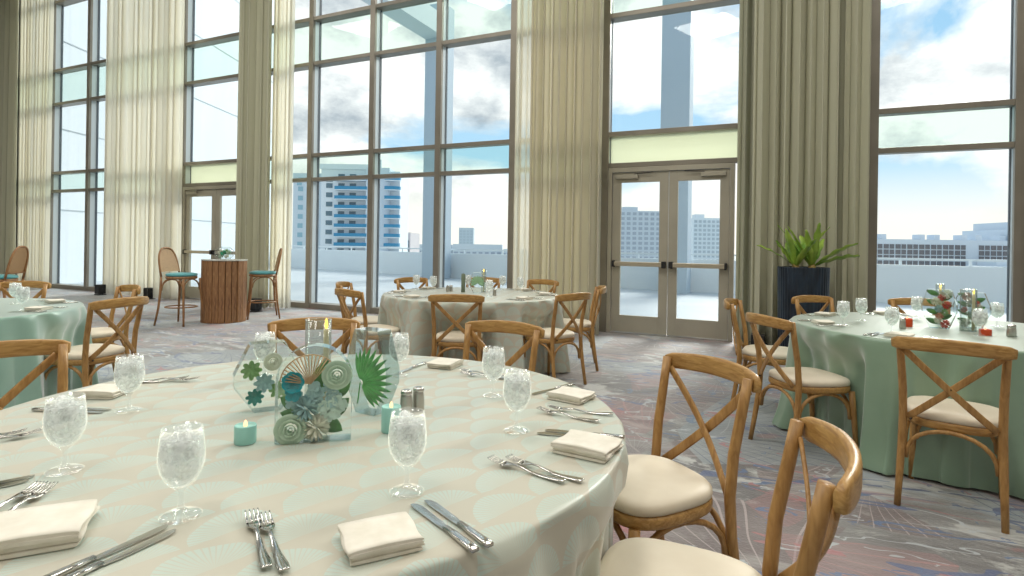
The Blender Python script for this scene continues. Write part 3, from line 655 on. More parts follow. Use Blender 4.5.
place_chair(-.03, 3.04, 64, 'wooden crossback chair at the foreground table in front of the taupe-skirted table', g1)
place_chair(-1.06, 3.06, 104, 'wooden crossback chair behind the flower centrepiece of the foreground table', g1)
place_chair(-2.0, 2.19, 142, 'wooden crossback chair at the left edge beside the seafoam cloth', g1)
g3 = 'crossback chairs around the centre back table'
c3 = (-.41, 5.93)
place_chair(-.46, 4.72, -90, 'wooden crossback chair with its back to the camera at the centre back table', g3)
place_chair(.58, 5.06, -47, 'wooden crossback chair at the right front of the centre back table', g3)
place_chair(.96, 6.0, -5, 'wooden crossback chair at the right of the centre back table, further one nearest the doors', g3)
place_chair(-1.50, 5.12, 225, 'wooden crossback chair at the left front of the centre back table', g3)
place_chair(-1.80, 6.0, 182, 'wooden crossback chair at the left of the centre back table, further one', g3)
place_chair(-1.25, 7.0, 130, 'wooden crossback chair behind the centre back table, leftmost of three', g3)
place_chair(-.36, 7.28, 88, 'wooden crossback chair behind the centre back table, hidden by its centrepiece', g3)
place_chair(.40, 7.0, 52, 'wooden crossback chair behind the centre back table, in front of the beige drape', g3)
g4 = 'crossback chairs around the sage green table'
place_chair(2.08, 2.67, 229, 'wooden crossback chair standing pulled out in front of the sage cloth, back to the camera', g4)
place_chair(1.61, 3.58, 190, 'wooden crossback chair seen from the side left of the sage table, nearer one', g4)
place_chair(1.81, 4.66, 150, 'wooden crossback chair left of the sage table, further one nearest the doors', g4)
place_chair(2.72, 5.14, 109, 'wooden crossback chair in front of the navy planter at the sage table', g4)
place_chair(3.62, 5.02, 68, 'wooden crossback chair behind the sage table against the right window', g4)
g2 = 'crossback chairs around the seafoam table'
place_chair(-2.76, 4.02, -12, 'wooden crossback chair right of the seafoam table, nearer of two', g2)
place_chair(-3.44, 5.12, 52, 'wooden crossback chair right of the seafoam table, further of two', g2)
place_chair(-4.64, 5.4, 96, 'wooden crossback chair behind the seafoam table near the cane stool', g2)

# ---------------------------------------------------------------- bar stools and cocktail table
def make_stool():
    t = thing('cane_bar_stool', '', 'stool')
    for sx in (-1, 1):
        MB().tube([(sx * .235, .25, 0), (sx * .205, .215, .25), (sx * .19, .195, .5), (sx * .185, .19, .72)], [.014, .016, .017, .017], 12).build('leg', rattan, t)
        MB().tube([(sx * .225, -.235, 0), (sx * .195, -.205, .25), (sx * .18, -.185, .5), (sx * .172, -.175, .70)], [.014, .016, .017, .017], 12).build('leg', rattan, t)
    MB().tube([(.215 * math.cos(a), .215 * math.sin(a), .27) for a in [2 * PI * i / 32 for i in range(32)]], .010, 8, closed=True).build('footrest_ring', rattan, t)
    MB().lathe([(.19, .69), (.205, .695), (.215, .71), (.21, .73), (.19, .735)], 32).build('seat_frame', rattan, t)
    MB().lathe([(.19, .733), (.212, .742), (.215, .758), (.20, .775), (.15, .785), (0, .79)], 32).build('seat_cushion', teal_seat, t)
    # arched back hoop
    hp = []
    for i in range(25):
        a = PI * i / 24; x = .185 * math.copysign(abs(math.cos(a)) ** .75, math.cos(a)); z = .72 + .44 * math.sin(a) ** .6; y = .19 + .09 * (z - .72) / .44
        hp.append((x, y, z))
    MB().tube(hp, .0145, 12).build('back_hoop', rattan, t)
    vs = [(0, .215, .85)]; n = len(hp)
    inner = [(x * .94, y + .001, .80 + (z - .72) * .82) for x, y, z in hp]
    MB().add([(x, y, z) for x, y, z in inner] + [(x, y + .006, z) for x, y, z in inner], [tuple(range(n)), tuple(range(2 * n - 1, n - 1, -1))] + [(i, i + n, (i + 1) % n + n, (i + 1) % n) for i in range(n)], False).build('cane_back', cane, t)
    MB().tube([(-.18, .208, .81), (.18, .208, .81)], .011, 8).build('lower_rail', rattan, t)
    def arch(a, b, zt, zb, n=11):
        a = Vector(a); b = Vector(b); return [a.lerp(b, .5 - .5 * math.cos(PI * i / (n - 1))) + Vector((0, 0, zb + (zt - zb) * math.sin(PI * i / (n - 1)) ** .8)) for i in range(n)]
    for a, b in (((-.175, .19, 0), (.175, .19, 0)), ((-.165, -.175, 0), (.165, -.175, 0)), ((-.18, .18, 0), (-.172, -.165, 0)), ((.18, .18, 0), (.172, -.165, 0))):
        MB().tube(arch(a, b, .69, .52), .009, 8).build('arch_brace', rattan, t)
    return t
stool = Once(make_stool())
stool((-5.02, 8.60, 0), rad(80), 'cane-backed bar stool with teal seat left of the cocktail table', 'cane bar stools')
stool((-4.18, 9.5, 0), rad(-62), 'cane-backed bar stool with teal seat right of the cocktail table', 'cane bar stools')
stool((-6.78, 7.45, 0), rad(-78), 'cane-backed bar stool with teal seat at the left edge of the photo', 'cane bar stools')
def cocktail():
    t = thing('cocktail_table', 'round reclaimed wood slat cocktail table between two cane stools', 'table', (-4.58, 9.02, 0), rad(12))
    bark = vary(M('reclaimed_wood', (.3, .15, .07), .55), (.12, .05, .022), (.44, .23, .10), (5, 5, .9), 5, 8, .25, .75, .6, 1.2)
    n = 22; rnd = random.Random(3)
    for i in range(n):
        a = 2 * PI * i / n; r = .305 + rnd.uniform(-.008, .012); w = 2 * PI * r / n * rnd.uniform(.86, .99)
        o = MB().box(-.02, .02, -w / 2, w / 2, 0, .965).build('slat', bark, t, bevel=.006); o.location = (r * math.cos(a), r * math.sin(a), 0); o.rotation_euler = (0, 0, a)
    MB().lathe([(.285, .02), (.285, .9)], 32).build('core', M('dark_core', (.04, .02, .012), .8), t)
    MB().lathe([(.33, .965), (.335, .97), (.335, .98), (.33, .985)], 48).build('table_top', M('table_top_glass', (.5, .5, .45), .12), t)
    b = thing('flower_bowl', 'round clear glass bowl of green flowers on the wooden cocktail table', 'bowl', (-4.58, 9.0, .985))
    MB().lathe([(.05, 0), (.09, .01), (.13, .05), (.145, .10), (.13, .15), (.09, .19), (.07, .20)], 32, closed=True).build('glass_bowl', cyl_m, b)
    for i, (x, y, z, r, mt) in enumerate(((0, -.03, .10, .045, M('jade_petal', (.02, .42, .22), .5)), (-.06, 0, .11, .045, whitepetal), (.06, .01, .11, .042, mintpetal), (0, .05, .13, .04, green_succ), (-.04, -.03, .05, .035, mintpetal), (.05, -.03, .05, .035, whitepetal))):
        pompom(r, b, mt, (x, y, z), 'flower')
# flowers -----------------------------------------------------------------------
def petal(mb, base, direction, up, L_, w, curl=.3):
    d = Vector(direction).normalized(); u = Vector(up).normalized(); sd = d.cross(u).normalized(); b = Vector(base)
    prof = [(0, .25), (.3, .8), (.65, 1), (.9, .7), (1, .1)]; vs = []
    for f, k in prof:
        c = b + d * (L_ * f) + u * (curl * L_ * f * f); vs += [c - sd * (w * k / 2) + u * (.12 * w * k), c, c + sd * (w * k / 2) + u * (.12 * w * k)]
    fs = []
    for i in range(4):
        for j in range(2): a = i * 3 + j; fs.append((a, a + 1, a + 4, a + 3))
    mb.add(vs, fs)
def pompom(r, parent, mat, loc, name, n=70, seed=1, flat=1.0):
    mb = MB(); rnd = random.Random(seed)
    for i in range(n):
        z = 1 - 2 * (i + .5) / n; a = i * 2.399; q = math.sqrt(1 - z * z); d = Vector((q * math.cos(a), q * math.sin(a) * flat, z))
        sd = d.orthogonal(); petal(mb, d * r * .2, d, sd, r * .85, r * .3, .15)
    o = mb.build(name, mat, parent, loc=loc); return o
def rose(r, parent, mat, loc, name='rose', face=(0, -1, 0)):
    mb = MB(); k = 0
    for ring, (n, rr, tilt) in enumerate(((3, .18, .15), (5, .36, .35), (6, .6, .7), (7, .85, 1.1))):
        for i in range(n):
            a = 2 * PI * (i + .5 * ring) / n; n_ = 7
            def fn(u, v, a=a, rr=rr, tilt=tilt):
                s_ = (u / n_ - .5) * 2; t_ = v / 4; ang = a + s_ * (.75 if ring else 1.2)
                rad_ = r * (rr * (.75 + .25 * t_) + tilt * .18 * t_ * t_); h = r * (.55 * (1 - .5 * rr)) * t_ ** .8 * (1 - .35 * s_ * s_) - r * .3 * rr * t_ * tilt * .6
                return (rad_ * math.cos(ang), -h - r * .1, rad_ * math.sin(ang))
            mb.grid(fn, n_, 4)
    return mb.build(name, mat, parent, loc=loc, solid=.0012)
def leaf(parent, mat, base, tip, w, name='leaf', normal=(0, -1, 0), n=8, bow=.1):
    b = Vector(base); t = Vector(tip); d = t - b; nn = Vector(normal).normalized(); sd = d.cross(nn).normalized(); mb = MB()
    def fn(i, j):
        u = j / n; k = math.sin(PI * min(1, u * .96 + .04)) ** .8 * w / 2; s_ = (i - 1)
        return tuple(b + d * u + sd * (k * s_) + nn * (bow * d.length * math.sin(PI * u) - abs(s_) * k * .2 * 1))
    return mb.grid(fn, 2, n).build(name, mat, parent, solid=.001)
cocktail()

# ---------------------------------------------------------------- planter
def potted_plant():
    t = thing('potted_fern', 'tall navy ribbed planter with broad-leaved green fern before the taupe drape', 'plant', (3.38, 6.55, 0), 0)
    n = 44; H_ = 1.08; R_ = .265
    def fn(i, j):
        a = 2 * PI * i / (n * 4); z = [0, .01, .5, H_ - .01, H_, H_, H_ - .1][j]; r = (R_ - (.012 if j == 0 else 0)) * (1 + .03 * abs(math.sin(a * n / 2))) * (.93 + .07 * z / H_)
        if j >= 5: r = R_ * .88
        return (r * math.cos(a), r * math.sin(a), z)
    MB().grid(fn, n * 4, 6, closed_u=True).build('planter', planter_m, t)
    MB().lathe([(0, H_ - .09), (R_ * .88, H_ - .08)], 24, closed=True).build('soil', soil_m, t)
    rnd = random.Random(5)
    for cx in (-.09, .10):
        MB().lathe([(.035, 0), (.045, .04), (.03, .10)], 10).build('crown', M('fern_crown', (.35, .25, .08), .8), t, loc=(cx, 0, H_ - .06))
        for i in range(11):
            a = 2 * PI * i / 11 + rnd.uniform(-.2, .2) + cx; L_ = rnd.uniform(.44, .60); el = rnd.uniform(.22, 1.0); w = rnd.uniform(.07, .10); m_ = 14
            if cx < 0 and math.cos(a) > .5: el = max(el, .9)
            if cx > 0 and math.cos(a) < -.5: el = max(el, .9)
            if math.sin(a) > .3: L_ *= .7; el = max(el, .8)
            wave = rnd.uniform(0, 6)
            def fl(u_, v_, a=a, L_=L_, el=el, w=w, wave=wave):
                u = v_ / m_; d = L_ * u; r_ = d * math.cos(el) * (1 + .05 * u) ; z = d * math.sin(el) - .22 * L_ * u * u * math.cos(el) + .10 * u
                k = (.25 + .75 * math.sin(PI * min(1, u * 1.02)) ** .7) * w / 2 * (1 if u < .93 else .5); s_ = (u_ - 1)
                k *= 1 + .18 * math.sin(u * 20 + wave)
                return (cx + .02 * math.cos(a) + r_ * math.cos(a) - s_ * k * math.sin(a), .02 * math.sin(a) + r_ * math.sin(a) * .8 + s_ * k * math.cos(a), H_ + .0 + z + abs(s_) * .010 - s_ * k * .6 * abs(math.cos(a)) + .006 * math.sin(u * 25 + wave) * s_)
            MB().grid(fl, 2, m_).build('leaf', fern_m, t, solid=.001)
potted_plant()
def uplight(x, y, label):
    t = thing('floor_uplight', label, 'lamp', (x, y, 0), rad(-24), 'black uplights on the floor along the curtains')
    MB().box(-.085, .085, -.085, .085, 0, .02).build('base', black_m, t, bevel=.004)
    MB().box(-.08, .08, -.08, .08, .03, .24).build('housing', black_m, t, bevel=.01)
    for sx in (-1, 1): MB().tube([(sx * .085, 0, .02), (sx * .1, 0, .06), (sx * .1, 0, .14), (sx * .082, 0, .14)], .008, 6).build('yoke', black_m, t)
    return t
def gpt(px, py):   # floor position read off the plan, entered in metres
    return px, py
uplight(-9.42, 12.95, 'black floor uplight at the left foot of the wide cream sheer')
uplight(-7.85, 12.25, 'black floor uplight at the right foot of the wide cream sheer')
uplight(-4.66, 10.3, 'black floor uplight behind the right cane stool')
uplight(3.02, 6.9, 'black floor uplight beside the navy planter')

# ---------------------------------------------------------------- round tables and cloths
TH = .76
def round_table(x, y, cloth, name_label, cloth_label, folds, seed, R_=.914, flare=.07, rz=0.0, pool=.0, amp=1.0):
    t = thing('round_table', name_label, 'table', (x, y, 0))
    MB().lathe([(R_ - .012, TH - .03), (R_ - .006, TH - .026), (R_ - .006, TH - .008), (R_ - .012, TH - .005)], 64).build('tabletop', wood, t)
    for a in (45, 135, 225, 315): MB().tube([(.5 * math.cos(rad(a)), .5 * math.sin(rad(a)), 0), (.5 * math.cos(rad(a)), .5 * math.sin(rad(a)), TH - .03)], .016, 8).build('leg', steel_b, t)
    rnd = random.Random(seed); n = 360; fr = [(folds, 1.0, rnd.uniform(0, 6)), (folds * .62, .6, rnd.uniform(0, 6)), (folds * 1.37, .35, rnd.uniform(0, 6)), (5, .35, rnd.uniform(0, 6))]
    fr = [(round(a), b, c) for a, b, c in fr]
    rings = [(0, 0)] + [(R_ * k, 0) for k in (.25, .5, .7, .85, .95, .985)] + [(R_ + .000, .002), (R_ + .005, .008), (R_ + .007, .02)] + [(R_ + .008, d) for d in (.05, .1, .17, .25, .34, .44, .54, .63, .70, .735, TH - .012)]
    vs = []; uv = []
    for r, d in rings:
        h = max(0, min(1, (d - .01) / .72)); z = TH - d
        for i in range(n):
            a = 2 * PI * i / n; w = sum(b * math.sin(f * a + c) for f, b, c in fr) / 1.6
            sharp = math.copysign(abs(w) ** .8, w)
            if d > .01:
                rr = r + flare * h + (.006 + .052 * h ** .8) * amp * sharp + .012 * h + (pool * h ** 6 * (1 + .5 * math.sin(7 * a + seed)))
                aa = a + .018 * h * math.sin(2 * (fr[0][0] * a + fr[0][2]))
                zz = z
            else: rr = r; aa = a; zz = z
            if d > .06:   # the skirt is pushed in where a seat or its legs stand under the table edge
                zk = max(0, min(1, (d - .06) / .16)); zk = zk * zk * (3 - 2 * zk)
                for sx_, sy_, sa in SEATS:
                    vx, vy = sx_ - x, sy_ - y; rf = math.hypot(vx, vy)
                    if rf > 1.1: continue
                    da = abs((aa + rz - math.atan2(vy, vx) + PI) % (2 * PI) - PI); hw = .23 / max(rf, .5)
                    if da < hw * 1.25:
                        k_ = 1 if da < hw else 1 - (da - hw) / (hw * .25); k_ = k_ * k_ * (3 - 2 * k_)
                        lim = rf - .005 - .012 * math.sin(30 * a); rr = rr - max(0, rr - lim) * k_ * zk
            vs.append((rr * math.cos(aa), rr * math.sin(aa), zz)); q = r + d if d < .02 else R_ + d
            uv.append((q * math.cos(a) + 3, q * math.sin(a) + 3))
    fs = []
    for j in range(len(rings) - 1):
        for i in range(n): fs.append((j * n + i, j * n + (i + 1) % n, (j + 1) * n + (i + 1) % n, (j + 1) * n + i))
    mb = MB(); mb.add(vs, fs); o = mb.build('tablecloth', cloth, uv=uv); o.location = (x, y, .003); o.rotation_euler = (0, 0, rz)
    tag(o, cloth_label, 'tablecloth'); return o
round_table(-.59, 1.69, cloth_fan, 'large round table under the foreground patterned cloth', 'pale mint and beige fan-patterned cloth on the large foreground table', 21, 1, rz=.3, flare=.05)
round_table(-4.1, 3.9, aqua_cloth, 'round table under the seafoam cloth at left', 'seafoam satin cloth on the round table at the left edge', 26, 2)
round_table(-.41, 5.93, cloth_fan, 'round table under the taupe patterned cloth at centre back', 'fan-patterned taupe-looking cloth on the centre back table', 24, 3)
round_table(2.92, 3.82, sage_cloth, 'round table under the sage cloth at right', 'sage green satin cloth pooling on the carpet at right', 24, 4, flare=.025, pool=.07, amp=1.35)
# overlay seam across the foreground cloth
# ---------------------------------------------------------------- table ware
def make_goblet():
    t = thing('water_goblet', '', 'glass')
    prof = [(.0, .0), (.034, .0), (.0355, .002), (.030, .005), (.012, .010), (.0055, .018), (.0045, .035), (.0055, .046), (.013, .053), (.026, .066), (.0345, .084), (.0390, .100), (.0388, .118), (.0362, .143), (.0338, .163), (.0331, .1635), (.0355, .143), (.0378, .118), (.0380, .100), (.0350, .084), (.025, .068), (.012, .056), (0, .054)]
    MB().lathe(prof, 32, closed=True).build('glass', goblet_m, t)
    MB().lathe([(0, .0565), (.0115, .058), (.024, .070), (.034, .085), (.037, .100), (.0368, .118), (.0348, .143), (0, .1435)], 28, closed=True).build('water', water_m, t)
    rnd = random.Random(11)
    for i in range(8):
        a = 2.4 * i; r = .006 + .013 * rnd.random(); z = .125 + .004 * i if i > 3 else .105 + .008 * i; s_ = rnd.uniform(.0085, .0115)
        o = MB().box(-s_, s_, -s_, s_, -s_ * .8, s_ * .8).build('ice_cube', ice_m, t, bevel=.002); o.location = (r * math.cos(a), r * math.sin(a), z); o.rotation_euler = (rnd.uniform(0, 1.5), rnd.uniform(0, 1.5), rnd.uniform(0, 3))
    return t
goblet = Once(make_goblet())
def gob(x, y, label, group): goblet((x, y, TH + .005), random.uniform(0, 6), label, group)
gg = 'iced water goblets on the foreground table'
for x, y, lab in ((-1.125, 1.671, 'iced water goblet on foreground table, between the left napkin and the teal tealight'),
                  (-.967, 1.231, 'iced water goblet at the left edge of the foreground table'),
                  (-.60, 1.037, 'iced water goblet in the left foreground, closest to the two knives'),
                  (-.207, 1.154, 'iced water goblet in the centre foreground behind the front napkin'),
                  (.02, 1.546, 'iced water goblet beside the right-hand knives, nearer of two'),
                  (-.056, 1.898, 'iced water goblet behind its twin on the right of the foreground table'),
                  (-.427, 2.17, 'iced water goblet just right of the palm leaf block'),
                  (-.925, 2.13, 'iced water goblet half hidden behind the left resin block')): gob(x, y, lab, gg)
def make_fork():
    t = thing('fork', '', 'fork')
    # along +y, tip at y=.2
    zf = lambda y: .004 + .007 * math.exp(-((y - .125) / .03) ** 2) + (.010 * max(0, (y - .14) / .06) ** 1.6 if y > .14 else 0) - .0 + (.004 * max(0, (.05 - y) / .05))
    def wf(y):
        pts = [(0, .0085), (.02, .0095), (.06, .0065), (.11, .0035), (.13, .0040), (.142, .009), (.155, .0125), (.163, .0125)]
        for (a, wa), (b, wb) in zip(pts, pts[1:]):
            if a <= y <= b: return wa + (wb - wa) * (y - a) / (b - a)
        return .012
    ys = [0, .003, .01, .02, .04, .06, .08, .1, .11, .12, .13, .136, .142, .148, .155, .163]
    mb = MB(); mb.grid(lambda i, j: ((i - 2) / 2 * wf(ys[j]) * (.75 if j == 0 else 1), ys[j], zf(ys[j]) + .0012 * (1 - abs(i - 2) / 2) - (.003 * (1 - abs(i - 2) / 2) if ys[j] > .14 else 0)), 4, len(ys) - 1)
    mb.build('handle', steel, t, solid=.0022)
    for k in range(4):
        x = -.0104 + k * .00695; y2 = [.163 + .037 * i / 6 for i in range(7)]
        MB().tube([(x, y, zf(y)) for y in y2], 0, 8, sq=[(.0019 * (1 - .4 * i / 6), .001) for i in range(7)], up=(0, 0, 1)).build('tine', steel, t)
    return t
def make_knife():
    t = thing('knife', '', 'knife')
    pts = [(0, 0, .0045), (0, .02, .0045), (0, .06, .0045), (0, .095, .004)]
    MB().tube(pts, 0, 12, sq=[(.0075, .0035), (.008, .004), (.0068, .0037), (.0055, .0033)], up=(0, 0, 1)).build('handle', steel, t)
    MB().add([(-.0055, .094, .0035), (.0055, .094, .0035), (.009, .12, .003), (.0095, .19, .003), (.006, .207, .003), (0, .214, .003), (-.006, .214, .003), (-.008, .2, .003), (-.0065, .12, .003)], [tuple(range(9))], False).build('blade', steel, t, solid=.0016)
    return t
fork = Once(make_fork()); knife = Once(make_knife())
def lay(maker, tip, end, label, group=None, z=0.0, L_=.2):
    """tip, end: the two ends (m) on the table plan"""
    d = Vector((tip[0] - end[0], tip[1] - end[1])).normalized(); base = (tip[0] - d.x * L_, tip[1] - d.y * L_, TH + .004 + z); maker(base, math.atan2(d.y, d.x) - PI / 2, label, group)
FK = [((-.472, 1.04), (-.36, .853), 'front fork, left of the front napkin'), ((-.446, 1.03), (-.326, .841), 'fork overlapping its twin, nearer the front napkin'),
      ((-.043, 1.32), (.137, 1.196), 'lower of the two forks on the right side'), ((-.001, 1.328), (.178, 1.197), 'upper of the two forks on the right side'),
      ((.088, 1.73), (.24, 1.64), 'fork behind the folded right napkin, left one'), ((.12, 1.753), (.309, 1.701), 'fork behind the folded right napkin, right one'),
      ((-.20, 2.26), (-.06, 2.19), 'fork lying before the back crossback chair'), ((-.19, 2.20), (-.04, 2.15), 'second fork lying before the back crossback chair'),
      ((-1.125, 2.045), (-1.32, 2.0), 'fork on the far left side of the cloth, right one'), ((-1.17, 2.055), (-1.36, 2.005), 'fork on the far left side of the cloth, left one'),
      ((-1.209, 1.46), (-1.34, 1.32), 'fork at the left edge, upper pair, right one'), ((-1.246, 1.458), (-1.39, 1.38), 'fork at the left edge, upper pair, left one'),
      ((-.922, 1.143), (-.905, .95), 'fork at the left edge beside the left napkin'), ((-.945, 1.147), (-.945, .95), 'fork tucked beneath its twin beside the left napkin')]
for a, b, lab in FK: lay(fork, a, b, 'steel dinner ' + lab, 'dinner forks on the foreground table')
KN = [((-.184, 1.098), (-.051, .928), 'front knife, nearer to the front napkin'), ((-.160, 1.115), (-.028, .945), 'front knife, further from the front napkin'),
      ((.076, 1.528), (.254, 1.485), 'knife behind the right napkin, left one'), ((.10, 1.555), (.297, 1.50), 'knife behind the right napkin, right one'),
      ((.075, 1.925), (.18, 2.02), 'knife left of the upper right napkin'), ((-.44, 2.203), (-.354, 2.42), 'knife beside the goblet near the palm leaf block'),
      ((-1.182, 1.672), (-1.38, 1.70), 'knife beside the left goblet, upper one'), ((-1.185, 1.648), (-1.38, 1.66), 'knife beside the left goblet, lower one'),
      ((-1.006, 1.20), (-1.16, 1.07), 'knife at the left edge, upper one'), ((-1.0, 1.178), (-1.15, 1.04), 'knife at the left edge, lower one'),
      ((-.601, 1.0), (-.68, .83), 'front-left knife by the goblet foot, upper one'), ((-.578, .985), (-.655, .82), 'front-left knife by the goblet foot, lower one')]
for a, b, lab in KN: lay(knife, a, b, 'steel table ' + lab, 'table knives on the foreground table', L_=.214)
def make_napkin():
    t = MB(); w, h = .062, .055; n = 10
    # serpentine fold: cross section in x/z swept along y
    th = .0052; layers = 4
    for k in range(layers):
        z0 = .001 + k * (th + .0004); dx = .0025 * (k % 2) - .001 * k; dy = .002 * math.sin(k * 2.1)
        def fn(i, j, z0=z0, dx=dx, dy=dy, k=k):
            a = 2 * PI * i / 20; c_, s_ = math.cos(a), math.sin(a); e = .22 if True else 1
            x = math.copysign(abs(c_) ** e, c_) * (w + .0008 * k); z = z0 + th / 2 + th / 2 * math.copysign(abs(s_) ** .7, s_)
            y = (-1 + 2 * j / 8) * h
            z += .0016 * math.sin(3 * j / 8 + k) * (.3 + k * .3) + (.004 * (k / 3) * (1 - (j / 8 - .4) ** 2 * 2) * (1 - (x / w) ** 2))
            return (x + dx + .002 * math.sin(j * .9 + k), y + dy, z)
        b = len(t.v); t.grid(fn, 20, 8, closed_u=True); t.f.append(tuple(b + i for i in range(20))[::-1]); t.sm.append(False); t.f.append(tuple(b + 8 * 20 + i for i in range(20))); t.sm.append(False)
    return tag(t.build('folded_napkin', napkin_m), '', 'napkin')
napkin = Once(make_napkin())
def nap(x, y, deg, label, group='folded napkins on the foreground table', s=1.0):
    o = napkin((x, y, TH + .004), rad(deg), label, group); o.scale = (s, s, s); return o
nap(-.215, .955, 26, 'ivory napkin folded square at the front between forks and knives', s=.95)
nap(.195, 1.405, -30, 'ivory folded napkin on the right edge of the foreground cloth', s=1.12)
nap(.205, 1.885, -35, 'ivory folded napkin further along the right edge of the foreground cloth')
nap(-.27, 2.36, 70, 'ivory folded napkin at the back of the foreground table')
nap(-1.32, 1.84, 0, 'ivory folded napkin in front of the left crossback chair')
nap(-.80, .955, 25, 'ivory folded napkin in the bottom left corner', s=1.2)
def tealight(x, y, mat, r, h, label, group, z0=TH):
    t = thing('tealight_candle', label, 'candle', (x, y, z0 + .004), 0, group)
    MB().lathe([(r * .96, 0), (r, .002), (r, h - .002), (r * .97, h), (r * .9, h), (r * .88, h - .004), (0, h - .004)], 28, closed=True).build('cup', mat, t)
    MB().lathe([(.004, h - .004), (.005, h + .003), (.003, h + .009), (0, h + .013)], 10).build('flame', tip_m, t)
tealight(-.665, 1.425, wax_m, .026, .045, 'aqua pillar tealight left of the flower arch', 'aqua tealights')
tealight(-.32, 1.53, wax_m, .026, .068, 'taller aqua candle right of the palm leaf block', 'aqua tealights')
tealight(2.70, 3.85, redwax_m, .032, .055, 'red tealight beside the red flower block on the sage table', 'red tealights')
tealight(2.94, 3.50, redwax_m, .032, .036, 'low red tealight in front of the second block on the sage table', 'red tealights')
def make_shaker():
    t = thing('shaker', '', 'shaker')
    MB().lathe([(.018, 0), (.019, .003), (.0185, .03), (.017, .05), (.0165, .056)], 24).build('body', steel_b, t)
    MB().lathe([(.0172, .056), (.0175, .06), (.016, .066), (.011, .069), (0, .070)], 24).build('cap', steel, t)
    return t
shaker = Once(make_shaker())
for x, y, lab in ((-.311, 1.70, 'steel salt shaker by the aqua candle, nearer one'), (-.28, 1.735, 'steel pepper shaker by the aqua candle, further one'),
                  (3.06, 3.46, 'steel shaker at the right of the sage table, left one'), (3.10, 3.49, 'steel shaker at the right of the sage table, right one'),
                  (2.60, 3.75, 'steel shaker left of the red tealight on the sage table'),
                  (-.69, 6.12, 'steel shaker left of the centre back centrepiece'), (-.66, 6.18, 'steel shaker left of the centre back centrepiece, further one'),
                  (-.17, 5.75, 'steel shaker right of the centre back centrepiece')):
    shaker((x, y, TH + .004), 0, lab, 'steel salt and pepper shakers')
def candle_cylinder(x, y, h, label, stem=.13, z=TH, r=.026):
    t = thing('candle_holder', label, 'candle holder', (x, y, z + .004), 0, 'glass cylinders with ivory candles')
    MB().lathe([(0, 0), (r, 0), (r, h), (r - .0025, h), (r - .0025, .006), (0, .006)], 32, closed=True).build('glass_cylinder', cyl_m, t)
    MB().tube([(r - .001) * Vector((math.cos(a), math.sin(a), 0)) + Vector((0, 0, h)) for a in [2 * PI * i / 32 for i in range(32)]], .0012, 6, closed=True).build('rim', goblet_m, t)
    ox = r - .014 if r > .03 else 0
    c = MB().lathe([(.0085, .006), (.0085, h - .035), (.006, h - .028), (0, h - .027)], 16).build('candle', ivory_wax, t, loc=(ox, -.004, 0))
    MB().lathe([(.001, h - .03), (.0055, h - .02), (.0045, h - .01), (.001, h + .004), (0, h + .006)], 12).build('flame', flame_m, c)
candle_cylinder(-.612, 1.80, .262, 'glass cylinder with lit ivory candle behind the flower arch', r=.040)
candle_cylinder(3.02, 3.98, .285, 'glass cylinder with candle behind the red flower block')
candle_cylinder(2.97, 3.67, .27, 'glass cylinder with candle beside the tall faceted block on sage table', r=.045)
candle_cylinder(-.30, 6.12, .25, 'glass cylinder with candle at the centre back table')

